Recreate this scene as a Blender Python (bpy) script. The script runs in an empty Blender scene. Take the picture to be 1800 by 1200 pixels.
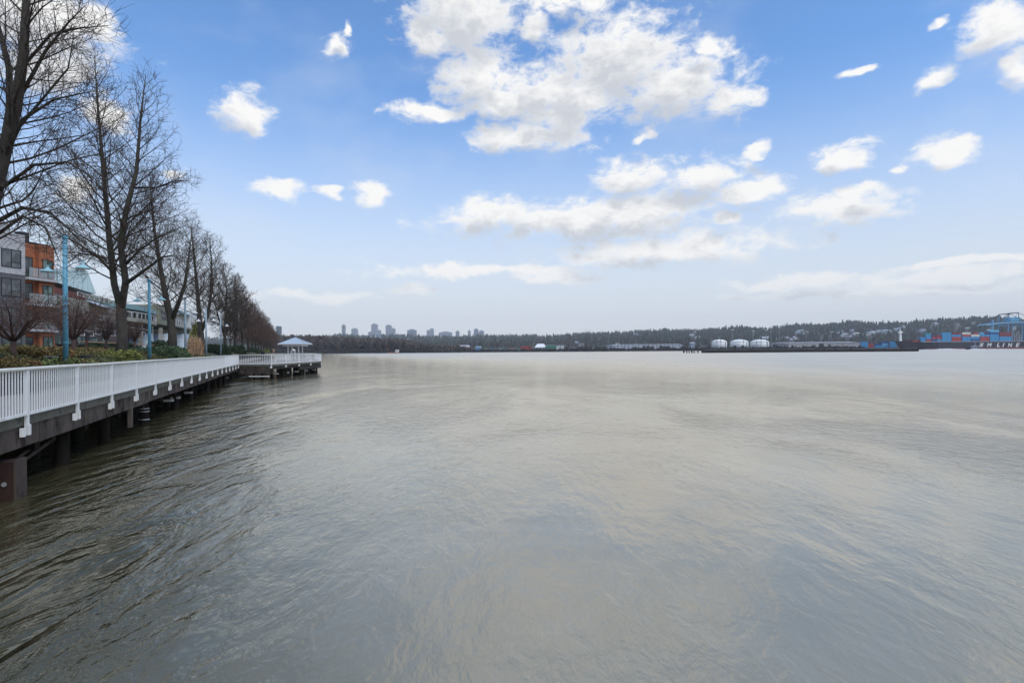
import bpy, bmesh, math, random
import numpy as np
from mathutils import Vector, Matrix, noise as mnoise

random.seed(7); RNG = np.random.default_rng(7)
sc = bpy.context.scene
COL = sc.collection
R = math.radians

# ------------------------------------------------------------------ camera
F = 1000.0                     # focal length in pixels of the 1800 wide photograph (20 mm on 36 mm)
HC = 2.9                       # eye height above the river
ROLL = 0.00714
cam_d = bpy.data.cameras.new('camera'); cam_d.sensor_width = 36.0; cam_d.lens = 20.0
cam_d.shift_y = 15.2/1800.0; cam_d.clip_end = 60000.0; cam_d.clip_start = 0.1
cam = bpy.data.objects.new('camera', cam_d); COL.objects.link(cam)
cam.location = (0, 0, HC); cam.rotation_euler = (math.pi/2, ROLL, 0)
sc.camera = cam

# ------------------------------------------------------------------ helpers: photo measure -> metres
def uv(px, py):
    dx, dy = px-900.0, py-615.2
    return (dx*math.cos(ROLL)-dy*math.sin(ROLL))/F, -(dy*math.cos(ROLL)+dx*math.sin(ROLL))/F
def P(px, py, Z):
    u, v = uv(px, py); return Vector((u*Z, Z, HC+v*Z))
def hor(px): return 618.0+(511-px)*ROLL

# ------------------------------------------------------------------ world: sky with cumulus
SUN_AZ, SUN_EL = R(135), R(58)          # azimuth clockwise from +Y (the view), elevation
world = bpy.data.worlds.new('World'); sc.world = world; world.use_nodes = True
wt = world.node_tree; wt.nodes.clear()
def N(t, typ, **kw):
    n = t.nodes.new(typ)
    for k, v in kw.items(): setattr(n, k, v)
    return n
def setin(t, sock, v):
    if hasattr(v, 'is_output') or isinstance(v, bpy.types.NodeSocket): t.links.new(v, sock)
    else: sock.default_value = v
def math_(t, op, a, b=0.0, c=0.0, clamp=False):
    n = N(t, 'ShaderNodeMath', operation=op, use_clamp=clamp)
    setin(t, n.inputs[0], a); setin(t, n.inputs[1], b); setin(t, n.inputs[2], c)
    return n.outputs[0]
def vmath(t, op, a, b=(0,0,0), c=(0,0,0)):
    n = N(t, 'ShaderNodeVectorMath', operation=op)
    setin(t, n.inputs[0], a)
    if op != 'LENGTH': setin(t, n.inputs[1], b)
    if op == 'MULTIPLY_ADD': setin(t, n.inputs[2], c)
    return n.outputs['Value'] if op == 'LENGTH' else n.outputs[0]
def smooth(t, v, a, b, lo=0.0, hi=1.0):
    n = N(t, 'ShaderNodeMapRange', interpolation_type='SMOOTHSTEP')
    setin(t, n.inputs[0], v); n.inputs[1].default_value = a; n.inputs[2].default_value = b
    n.inputs[3].default_value = lo; n.inputs[4].default_value = hi
    return n.outputs[0]
def mixc(t, f, a, b, typ='MIX'):
    n = N(t, 'ShaderNodeMix', data_type='RGBA', blend_type=typ)
    setin(t, n.inputs[0], f); setin(t, n.inputs[6], a); setin(t, n.inputs[7], b)
    return n.outputs[2]
def noise_(t, vec, scale, detail=2.0, rough=0.5, dist=0.0):
    n = N(t, 'ShaderNodeTexNoise')
    if vec is not None: t.links.new(vec, n.inputs['Vector'])
    n.inputs['Scale'].default_value = scale; n.inputs['Detail'].default_value = detail
    n.inputs['Roughness'].default_value = rough; n.inputs['Distortion'].default_value = dist
    return n

CLOUDS = [  # centre x, y, half width, half height (as seen from the promenade)
 (815,30,95,85),(760,75,55,38),(835,140,62,55),(750,200,62,20),(890,178,100,32),(1085,105,120,78),(990,165,120,52),
 (1190,150,110,52),(1285,180,52,38),(1000,5,75,22),(945,48,24,36),(980,208,70,28),(1240,80,40,16),
 (935,244,100,24),(880,235,45,22),(1110,308,62,30),(1235,310,80,28),(1315,335,70,20),
 (1020,385,225,34),(870,380,90,30),(1120,368,140,30),(1280,380,26,15),(1170,440,195,27),
 (850,474,190,13),(970,485,85,11),(730,507,48,11),
 (430,200,50,40),(490,334,48,17),(655,341,36,18),(590,78,28,22),(606,52,11,18),
 (1660,135,52,24),(1755,50,62,48),(1790,120,34,44),(1488,273,44,26),(1655,266,58,27),(1335,266,28,14),(1655,36,17,10),
 (1475,368,100,28),(1505,340,50,20),(1587,297,15,8),(1510,130,30,9),(1132,236,20,12),
 (90,50,130,70),(170,45,50,40),(90,120,90,50),(180,200,45,40),(310,312,26,13),(120,330,50,25),(585,344,26,11),
 (1430,488,150,14),(1640,489,190,13),(1700,460,150,8),(1560,510,330,9),(560,520,120,9),(1785,478,30,12)]
tc = N(wt, 'ShaderNodeTexCoord'); d_ = vmath(wt, 'NORMALIZE', tc.outputs['Generated'])
sep = N(wt, 'ShaderNodeSeparateXYZ'); wt.links.new(d_, sep.inputs[0])
az = math_(wt, 'ARCTAN2', sep.outputs[0], sep.outputs[1]); el = math_(wt, 'ARCSINE', sep.outputs[2])
cmb = N(wt, 'ShaderNodeCombineXYZ'); wt.links.new(az, cmb.inputs[0]); wt.links.new(el, cmb.inputs[1])
elx = math_(wt, 'MULTIPLY', el, 1.7)
cn = N(wt, 'ShaderNodeCombineXYZ'); wt.links.new(az, cn.inputs[0]); wt.links.new(elx, cn.inputs[1])
w1 = noise_(wt, cn.outputs[0], 11.0, 3.0, 0.55)
warp = vmath(wt, 'MULTIPLY', vmath(wt, 'SUBTRACT', w1.outputs['Color'], (0.5,0.5,0.5)), (0.085, 0.052, 0.0))
pw = vmath(wt, 'ADD', cmb.outputs[0], warp)
n2 = noise_(wt, cn.outputs[0], 23.0, 9.0, 0.68, 0.25).outputs['Fac']
def field(p):
    cur = None
    for cx, cy, rx, ry in CLOUDS:
        u, v = uv(cx, cy); a = math.atan(u); e = math.atan(v*math.cos(a))
        k = 1.14 if rx < 60 else 1.30
        ix = 1.0/(rx/F*math.cos(a)**2*k); iy = 1.0/(ry/F*math.cos(a)*math.cos(e)**2*k*1.05)
        l = vmath(wt, 'LENGTH', vmath(wt, 'MULTIPLY_ADD', p, (ix, iy, 0), (-a*ix, -e*iy, 0)))
        cur = l if cur is None else math_(wt, 'MINIMUM', cur, l)
    return math_(wt, 'MULTIPLY', math_(wt, 'SUBTRACT', 1.0, cur), 1.3)
f1 = field(pw)
f2 = field(vmath(wt, 'ADD', pw, (0.010, 0.030, 0.0)))
# cumulus of the same cover over the rest of the sky
g = noise_(wt, cn.outputs[0], 4.2, 6.0, 0.55).outputs['Fac']
outm = math_(wt, 'MAXIMUM', smooth(wt, math_(wt, 'ABSOLUTE', az), 0.74, 0.95), smooth(wt, el, 0.55, 0.68))
gf = math_(wt, 'SUBTRACT', math_(wt, 'MULTIPLY', math_(wt, 'SUBTRACT', g, 0.53), 6.0), math_(wt, 'MULTIPLY', math_(wt, 'SUBTRACT', 1.0, outm), 6.0))
nn = math_(wt, 'MULTIPLY', math_(wt, 'SUBTRACT', n2, 0.5), 2.7)
fa = math_(wt, 'ADD', math_(wt, 'MAXIMUM', f1, gf), nn)
fb = math_(wt, 'ADD', math_(wt, 'MAXIMUM', f2, math_(wt, 'ADD', gf, 0.2)), nn)
mask = math_(wt, 'MULTIPLY', smooth(wt, fa, -0.10, 0.80), smooth(wt, fa, -0.3, 0.9, 0.65, 1.0))
lowfade = smooth(wt, el, 0.02, 0.16, 0.35, 1.0)
mask = math_(wt, 'MULTIPLY', mask, lowfade)
under = smooth(wt, math_(wt, 'ADD', fb, math_(wt, 'MULTIPLY', math_(wt, 'SUBTRACT', w1.outputs['Fac'], 0.5), 0.9)), 0.05, 1.35)
sky = N(wt, 'ShaderNodeTexSky', sky_type='NISHITA', sun_disc=False)
sky.sun_elevation = SUN_EL; sky.sun_rotation = SUN_AZ; sky.altitude = 0; sky.air_density = 1.0; sky.dust_density = 0.6; sky.ozone_density = 1.2
SKY_STR = 0.088
skyc = mixc(wt, 1.0, sky.outputs[0], (1.02, 1.41, 1.76, 1), 'MULTIPLY')
thin = smooth(wt, el, 0.0, 0.46, 0.97, 0.0)                        # moist pale air towards the horizon
skyc = mixc(wt, thin, skyc, (6.3, 6.5, 6.8, 1))
veil = noise_(wt, cn.outputs[0], 5.0, 4.0, 0.5).outputs['Fac']
skyc = mixc(wt, math_(wt, 'MULTIPLY', smooth(wt, veil, 0.45, 0.75), 0.22), skyc, (6.0, 6.4, 7.0, 1))
cloudc = mixc(wt, under, (8.1, 8.05, 7.95, 1), (5.0, 5.25, 5.7, 1))
skyc = mixc(wt, mask, skyc, cloudc)
bg = N(wt, 'ShaderNodeBackground'); bg.inputs[1].default_value = SKY_STR; wt.links.new(skyc, bg.inputs[0])
wo = N(wt, 'ShaderNodeOutputWorld'); wt.links.new(bg.outputs[0], wo.inputs[0])
world.cycles.sampling_method = 'MANUAL'; world.cycles.sample_map_resolution = 512

sun_d = bpy.data.lights.new('sun', 'SUN'); sun_d.energy = 1.5; sun_d.angle = R(35); sun_d.color = (1.0, 0.96, 0.90)
sun = bpy.data.objects.new('sun', sun_d); COL.objects.link(sun)
sv = Vector((math.sin(SUN_AZ)*math.cos(SUN_EL), math.cos(SUN_AZ)*math.cos(SUN_EL), math.sin(SUN_EL)))
sun.rotation_euler = sv.to_track_quat('Z', 'Y').to_euler(); sun.location = sv*300

vs = sc.view_settings; vs.view_transform = 'Standard'; vs.look = 'None'; vs.gamma = 1.0; vs.use_curve_mapping = False
vs.exposure = 0.5
sc.cycles.max_bounces = 6; sc.cycles.diffuse_bounces = 2; sc.cycles.glossy_bounces = 3; sc.cycles.volume_bounces = 0
sc.cycles.transparent_max_bounces = 8; sc.cycles.use_denoising = True
sc.cycles.sample_clamp_indirect = 6.0

# ------------------------------------------------------------------ mesh helpers
class MB:
    def __init__(s): s.v = []; s.f = []
    def add(s, vs, fs):
        b = len(s.v); s.v.extend([tuple(q) for q in vs]); s.f.extend([tuple(i+b for i in q) for q in fs]); return s
    def hexa(s, c):   # eight corners: bottom four (ccw), top four
        return s.add(c, [(3,2,1,0),(4,5,6,7),(0,1,5,4),(1,2,6,5),(2,3,7,6),(3,0,4,7)])
    def box(s, x0, x1, y0, y1, z0, z1):
        return s.hexa([(x0,y0,z0),(x1,y0,z0),(x1,y1,z0),(x0,y1,z0),(x0,y0,z1),(x1,y0,z1),(x1,y1,z1),(x0,y1,z1)])
    def fbox(s, fr, a0, a1, b0, b1, z0, z1):   # box in a ground frame fr(a, b, z)
        return s.hexa([fr(a0,b0,z0),fr(a1,b0,z0),fr(a1,b1,z0),fr(a0,b1,z0),fr(a0,b0,z1),fr(a1,b0,z1),fr(a1,b1,z1),fr(a0,b1,z1)])
    def tube(s, pts, rad, n=6, cap=True):
        pts = [Vector(p) for p in pts]; b = len(s.v); m = len(pts)
        t0 = (pts[1]-pts[0]).normalized()
        ref = Vector((0,0,1)) if abs(t0.z) < 0.9 else Vector((1,0,0))
        a = t0.cross(ref).normalized()
        for i in range(m):
            t = (pts[min(i+1,m-1)]-pts[max(i-1,0)])
            if t.length < 1e-9: t = t0.copy()
            t.normalize(); a = (a-t*a.dot(t)); a = a.normalized() if a.length > 1e-6 else t.orthogonal().normalized()
            c = t.cross(a); r = rad[i] if hasattr(rad, '__len__') else rad
            for k in range(n):
                w = 2*math.pi*k/n; q = pts[i]+(a*math.cos(w)+c*math.sin(w))*r
                s.v.append((q.x, q.y, q.z))
        for i in range(m-1):
            for k in range(n):
                k2 = (k+1) % n
                s.f.append((b+i*n+k, b+i*n+k2, b+(i+1)*n+k2, b+(i+1)*n+k))
        if cap:
            s.f.append(tuple(b+k for k in reversed(range(n)))); s.f.append(tuple(b+(m-1)*n+k for k in range(n)))
        return s
    def lathe(s, c, prof, n=16):   # prof: (radius, height) pairs
        b = len(s.v); m = len(prof)
        for r, h in prof:
            for k in range(n):
                w = 2*math.pi*k/n; s.v.append((c[0]+r*math.cos(w), c[1]+r*math.sin(w), c[2]+h))
        for i in range(m-1):
            for k in range(n):
                k2 = (k+1) % n; s.f.append((b+i*n+k, b+i*n+k2, b+(i+1)*n+k2, b+(i+1)*n+k))
        s.f.append(tuple(b+k for k in reversed(range(n)))); s.f.append(tuple(b+(m-1)*n+k for k in range(n)))
        return s
    def prism(s, pts2, fr, z0, z1):  # polygon (a,b) extruded in z
        m = len(pts2); b = len(s.v)
        for z in (z0, z1):
            for p in pts2: s.v.append(tuple(fr(p[0], p[1], z)))
        s.f.append(tuple(b+i for i in reversed(range(m)))); s.f.append(tuple(b+m+i for i in range(m)))
        for i in range(m):
            j = (i+1) % m; s.f.append((b+i, b+j, b+m+j, b+m+i))
        return s
    def mesh(s, name, off=(0,0,0), smooth=False):
        me = bpy.data.meshes.new(name)
        o = Vector(off)
        me.from_pydata([(x-o.x, y-o.y, z-o.z) for x, y, z in s.v] if o.length else s.v, [], s.f)
        if smooth: me.polygons.foreach_set('use_smooth', [True]*len(me.polygons))
        me.update(); return me
    def build(s, name, mat, parent=None, smooth=False, off=None):
        root = wloc(parent) if parent is not None else Vector((0,0,0))
        me = s.mesh(name, root if off is None else off, smooth)
        return link(name, me, mat, parent)
def wloc(o):
    v = Vector((0,0,0))
    while o is not None: v += o.location; o = o.parent
    return v
def link(name, me, mat, parent=None, loc=None):
    o = bpy.data.objects.new(name, me); COL.objects.link(o)
    if mat is not None and len(me.materials) == 0: me.materials.append(mat)
    if parent is not None: o.parent = parent
    if loc is not None: o.location = loc
    return o
def np_mesh(name, V, Fc, smooth=False):
    V = np.asarray(V, dtype=np.float32); Fc = np.asarray(Fc, dtype=np.int32); k = Fc.shape[1]
    me = bpy.data.meshes.new(name); me.vertices.add(len(V)); me.vertices.foreach_set('co', V.ravel())
    me.loops.add(Fc.size); me.loops.foreach_set('vertex_index', Fc.ravel())
    me.polygons.add(len(Fc)); me.polygons.foreach_set('loop_start', np.arange(0, Fc.size, k, dtype=np.int32))
    if smooth: me.polygons.foreach_set('use_smooth', np.ones(len(Fc), dtype=bool))
    me.update(calc_edges=True); me.validate(); return me
def tag(o, label=None, cat=None, group=None, kind=None):
    if label: o['label'] = label
    if cat: o['category'] = cat
    if group: o['group'] = group
    if kind: o['kind'] = kind
    return o
def thing(name, loc, label, cat, group=None):
    o = bpy.data.objects.new(name, None); COL.objects.link(o); o.location = loc; o.empty_display_size = 0.2
    return tag(o, label, cat, group)
def copy_tree(o, parent=None):
    c = o.copy(); COL.objects.link(c)
    if parent is not None: c.parent = parent
    for ch in KIDS.get(o.name, [k for k in bpy.data.objects if k.parent == o]): copy_tree(ch, c)
    return c
KIDS = {}

# ------------------------------------------------------------------ materials
MATS = {}
def mat(name, c1, c2=None, scale=3.0, rough=0.7, bump=0.0, detail=5.0, stretch=(1,1,1), spots=None, island=0.0, spec=0.3, metallic=0.0, bscale=None):
    """c1/c2 mixed by noise; spots=(colour, scale, threshold) adds stains; island varies value per loose piece"""
    m = bpy.data.materials.new(name); m.use_nodes = True; t = m.node_tree
    b = t.nodes['Principled BSDF']; b.inputs['Roughness'].default_value = rough
    b.inputs['Specular IOR Level'].default_value = spec; b.inputs['Metallic'].default_value = metallic
    co = N(t, 'ShaderNodeTexCoord'); mp = N(t, 'ShaderNodeMapping'); mp.inputs['Scale'].default_value = stretch
    t.links.new(co.outputs['Object'], mp.inputs[0])
    col = tuple(c1)+(1,)
    if c2 is not None:
        nz = noise_(t, mp.outputs[0], scale, detail, 0.6)
        col = mixc(t, smooth(t, nz.outputs['Fac'], 0.3, 0.7), tuple(c1)+(1,), tuple(c2)+(1,))
    if spots:
        for sp in (spots if isinstance(spots, list) else [spots]):
            nz2 = noise_(t, mp.outputs[0], sp[1], 6.0, 0.65)
            col = mixc(t, smooth(t, nz2.outputs['Fac'], sp[2], sp[2]+0.12), col, tuple(sp[0])+(1,))
    if island:
        ge = N(t, 'ShaderNodeNewGeometry')
        hv = N(t, 'ShaderNodeHueSaturation'); setin(t, hv.inputs['Color'], col)
        setin(t, hv.inputs['Value'], math_(t, 'ADD', math_(t, 'MULTIPLY', ge.outputs['Random Per Island'], 2*island), 1-island))
        setin(t, hv.inputs['Hue'], math_(t, 'ADD', math_(t, 'MULTIPLY', ge.outputs['Random Per Island'], island*0.06), 0.5-island*0.03))
        col = hv.outputs[0]
    setin(t, b.inputs['Base Color'], col)
    if bump:
        nb = noise_(t, mp.outputs[0], bscale or scale*4, 6.0, 0.6)
        bp = N(t, 'ShaderNodeBump'); bp.inputs['Strength'].default_value = bump; bp.inputs['Distance'].default_value = 0.02
        t.links.new(nb.outputs['Fac'], bp.inputs['Height']); t.links.new(bp.outputs[0], b.inputs['Normal'])
    MATS[name] = m; return m
M = {}
M['bark'] = mat('bark', (0.040,0.033,0.026), (0.072,0.062,0.048), 4, 0.9, 0.8, spots=((0.075,0.085,0.035), 1.6, 0.56), stretch=(1,1,0.4))
M['twig'] = mat('twig', (0.050,0.038,0.030), (0.075,0.055,0.042), 2, 0.9)
M['twig_brown'] = mat('twig_brown', (0.085,0.052,0.040), (0.12,0.072,0.052), 0.6, 0.9)
M['maple'] = mat('maple', (0.085,0.052,0.042), (0.125,0.075,0.058), 2, 0.9)
M['white_rail'] = mat('white_rail', (0.78,0.77,0.74), (0.68,0.67,0.63), 2.2, 0.45, 0.12, spots=[((0.46,0.34,0.24), 2.6, 0.62), ((0.30,0.30,0.24), 8.0, 0.66)], bscale=30)
M['top_rail'] = mat('top_rail', (0.66,0.65,0.58), (0.56,0.54,0.46), 3, 0.5, 0.15, spots=[((0.34,0.33,0.22), 5.0, 0.62)], bscale=20)
M['timber'] = mat('timber', (0.060,0.046,0.038), (0.115,0.092,0.076), 1.6, 0.9, 0.8, spots=[((0.022,0.016,0.015), 2.2, 0.50), ((0.085,0.045,0.035), 1.1, 0.60), ((0.22,0.20,0.18), 7, 0.70)], stretch=(1,1,0.45), spec=0.15)
M['pile'] = mat('pile', (0.008,0.007,0.005), (0.020,0.016,0.012), 2.0, 0.9, 0.7, spec=0.1, spots=[((0.24,0.22,0.19), 5, 0.72)], stretch=(1,1,0.35))
M['red_pile'] = mat('red_pile', (0.022,0.009,0.008), (0.045,0.024,0.018), 2.0, 0.9, 0.6, spots=[((0.35,0.33,0.30), 9, 0.74)], stretch=(1,1,0.5))
M['deck_edge'] = mat('deck_edge', (0.10,0.092,0.070), (0.15,0.14,0.112), 2.0, 0.9, 0.6, spots=[((0.070,0.080,0.026), 3.5, 0.56), ((0.035,0.032,0.024), 2.0, 0.56)], bscale=20)
M['planks'] = mat('planks', (0.20,0.18,0.155), (0.27,0.245,0.215), 2.5, 0.85, 0.4, island=0.15)
M['steel'] = mat('steel', (0.42,0.43,0.43), (0.32,0.32,0.32), 5, 0.5, metallic=0.3)
M['blue_post'] = mat('blue_post', (0.10,0.29,0.39), (0.13,0.34,0.44), 2.0, 0.4, 0.1, spots=((0.16,0.17,0.15), 6, 0.74))
M['teal_shade'] = mat('teal_shade', (0.28,0.48,0.53), (0.34,0.54,0.57), 3, 0.4)
M['grey_post'] = mat('grey_post', (0.30,0.38,0.42), (0.24,0.31,0.35), 2, 0.5)
M['lamp_glass'] = mat('lamp_glass', (0.75,0.75,0.72), None, rough=0.3)
M['soil'] = mat('soil', (0.050,0.043,0.030), (0.085,0.075,0.045), 0.8, 0.95, 0.6, spots=[((0.055,0.075,0.025), 0.5, 0.5)])
M['grass'] = mat('grass', (0.055,0.075,0.025), (0.085,0.10,0.04), 0.6, 0.95, 0.5)
M['bank'] = mat('bank', (0.016,0.014,0.011), (0.03,0.026,0.02), 1.2, 0.95, 0.8, spec=0.1)
M['hedge_brown'] = mat('hedge_brown', (0.235,0.135,0.052), (0.16,0.125,0.045), 0.9, 0.8, island=0.45)
M['hedge_green'] = mat('hedge_green', (0.055,0.092,0.038), (0.095,0.13,0.058), 1.2, 0.6, island=0.5)
M['hedge_dark'] = mat('hedge_dark', (0.022,0.038,0.016), (0.035,0.055,0.022), 1.2, 0.7, island=0.45)
M['hedge_lime'] = mat('hedge_lime', (0.21,0.20,0.045), (0.13,0.15,0.04), 1.0, 0.7, island=0.5)
M['variegated'] = mat('variegated', (0.26,0.28,0.095), (0.12,0.16,0.05), 4, 0.6, island=0.4)
M['straw'] = mat('straw', (0.50,0.34,0.21), (0.38,0.23,0.125), 1.5, 0.9, island=0.35)
M['core'] = mat('core', (0.022,0.022,0.012), (0.035,0.030,0.016), 2, 0.95)
# buildings by the promenade
M['white_brick'] = mat('white_brick', (0.56,0.55,0.54), (0.34,0.33,0.325), 3.2, 0.85, 0.6, stretch=(1,1,2.5), bscale=9)
M['dark_brick'] = mat('dark_brick', (0.10,0.10,0.105), (0.14,0.138,0.14), 3, 0.85, 0.4, stretch=(1,1,2.5), bscale=9)
M['orange'] = mat('orange', (0.40,0.135,0.06), (0.34,0.115,0.052), 0.8, 0.7, 0.15)
M['frame_dark'] = mat('frame_dark', (0.022,0.023,0.025), None, rough=0.5)
M['pale_panel'] = mat('pale_panel', (0.46,0.455,0.45), (0.40,0.395,0.39), 0.5, 0.7)
M['concrete'] = mat('concrete', (0.36,0.35,0.32), (0.29,0.28,0.25), 0.8, 0.85, 0.2)
M['cream'] = mat('cream', (0.36,0.34,0.275), (0.30,0.285,0.23), 0.5, 0.8, 0.1)
M['olive_wall'] = mat('olive_wall', (0.245,0.24,0.17), (0.20,0.195,0.14), 0.5, 0.8)
M['mint_roof'] = mat('mint_roof', (0.33,0.42,0.39), (0.40,0.48,0.45), 0.5, 0.6)
M['teal_roof'] = mat('teal_roof', (0.16,0.29,0.31), (0.20,0.33,0.34), 0.5, 0.45)
M['metal_roof'] = mat('metal_roof', (0.36,0.39,0.43), (0.30,0.33,0.37), 0.5, 0.4)
M['brown_wall'] = mat('brown_wall', (0.13,0.095,0.085), (0.095,0.07,0.062), 0.7, 0.85)
M['red_trim'] = mat('red_trim', (0.19,0.055,0.04), (0.13,0.045,0.035), 1, 0.7)
M['white_paint'] = mat('white_paint', (0.72,0.72,0.71), (0.64,0.64,0.63), 0.8, 0.5)
M['pale_blue_wall'] = mat('pale_blue_wall', (0.46,0.52,0.56), (0.40,0.46,0.50), 0.5, 0.7)
def glass_mat(name, tint, curtain):
    m = bpy.data.materials.new(name); m.use_nodes = True; t = m.node_tree; b = t.nodes['Principled BSDF']
    co = N(t, 'ShaderNodeTexCoord'); nz = noise_(t, co.outputs['Object'], 0.9, 3, 0.5)
    setin(t, b.inputs['Base Color'], mixc(t, smooth(t, nz.outputs['Fac'], 0.42, 0.6), tuple(tint)+(1,), tuple(curtain)+(1,)))
    b.inputs['Roughness'].default_value = 0.08; b.inputs['Specular IOR Level'].default_value = 0.7
    return m
M['glass'] = glass_mat('glass', (0.055,0.06,0.062), (0.13,0.135,0.135))
M['glass_green'] = glass_mat('glass_green', (0.06,0.10,0.085), (0.20,0.27,0.23))
# far shore
M['conifer'] = mat('conifer', (0.020,0.034,0.024), (0.050,0.066,0.040), 0.006, 0.9, island=0.5)
M['thicket'] = mat('thicket', (0.105,0.080,0.064), (0.145,0.112,0.092), 0.006, 0.95, island=0.45)
M['shore_scrub'] = mat('shore_scrub', (0.048,0.038,0.030), (0.075,0.060,0.045), 0.02, 0.95, island=0.4)
M['poplar'] = mat('poplar', (0.10,0.088,0.08), (0.135,0.118,0.105), 0.1, 0.95)
M['hill'] = mat('hill', (0.032,0.036,0.026), (0.065,0.056,0.045), 0.004, 0.95)
M['shore'] = mat('shore', (0.085,0.075,0.06), (0.13,0.115,0.09), 0.05, 0.95)
M['tower_pale'] = mat('tower_pale', (0.36,0.37,0.38), (0.30,0.31,0.33), 0.02, 0.7)
M['tower_grey'] = mat('tower_grey', (0.22,0.24,0.26), (0.17,0.19,0.21), 0.02, 0.6)
M['tower_glass'] = mat('tower_glass', (0.10,0.13,0.16), (0.14,0.17,0.20), 0.05, 0.2)
M['tank_white'] = mat('tank_white', (0.80,0.79,0.75), (0.70,0.69,0.65), 0.15, 0.5)
M['shed_wall'] = mat('shed_wall', (0.44,0.42,0.39), (0.37,0.35,0.33), 0.08, 0.7, spots=((0.30,0.22,0.19), 0.06, 0.6))
M['shed_pale'] = mat('shed_pale', (0.52,0.53,0.56), (0.44,0.45,0.48), 0.08, 0.6)
M['shed_roof'] = mat('shed_roof', (0.60,0.60,0.60), (0.5,0.5,0.5), 0.1, 0.6)
M['dark_door'] = mat('dark_door', (0.03,0.03,0.032), None, rough=0.7)
M['hull'] = mat('hull', (0.016,0.018,0.026), (0.028,0.028,0.036), 0.08, 0.5, spots=((0.055,0.032,0.030), 0.12, 0.56))
M['boot_red'] = mat('boot_red', (0.20,0.045,0.045), (0.13,0.035,0.038), 0.1, 0.6)
M['crane_blue'] = mat('crane_blue', (0.15,0.36,0.55), (0.20,0.42,0.60), 0.2, 0.5)
M['black_timber'] = mat('black_timber', (0.020,0.017,0.014), (0.036,0.030,0.024), 0.4, 0.9)
M['foam'] = mat('foam', (0.85,0.86,0.87), (0.70,0.72,0.73), 0.4, 0.9)
M['cloth_black'] = mat('cloth_black', (0.014,0.014,0.016), (0.024,0.024,0.027), 8, 0.9)
M['skin'] = mat('skin', (0.42,0.25,0.18), None, rough=0.6)
CC = {'blue': (0.055,0.27,0.50), 'light blue': (0.16,0.44,0.62), 'navy': (0.018,0.085,0.25), 'red': (0.38,0.055,0.050), 'dark red': (0.20,0.040,0.045),
      'teal': (0.05,0.26,0.26), 'cream': (0.66,0.62,0.54), 'green': (0.07,0.22,0.15), 'white': (0.72,0.72,0.70), 'purple': (0.10,0.055,0.13),
      'orange': (0.50,0.17,0.06), 'grey': (0.30,0.31,0.33), 'yellow': (0.55,0.42,0.12), 'pale green': (0.30,0.42,0.28), 'pink': (0.62,0.40,0.36)}
for k, c in CC.items(): M['c_'+k] = mat('painted_'+k.replace(' ', '_'), c, tuple(x*0.78 for x in c), 0.25, 0.5)

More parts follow.
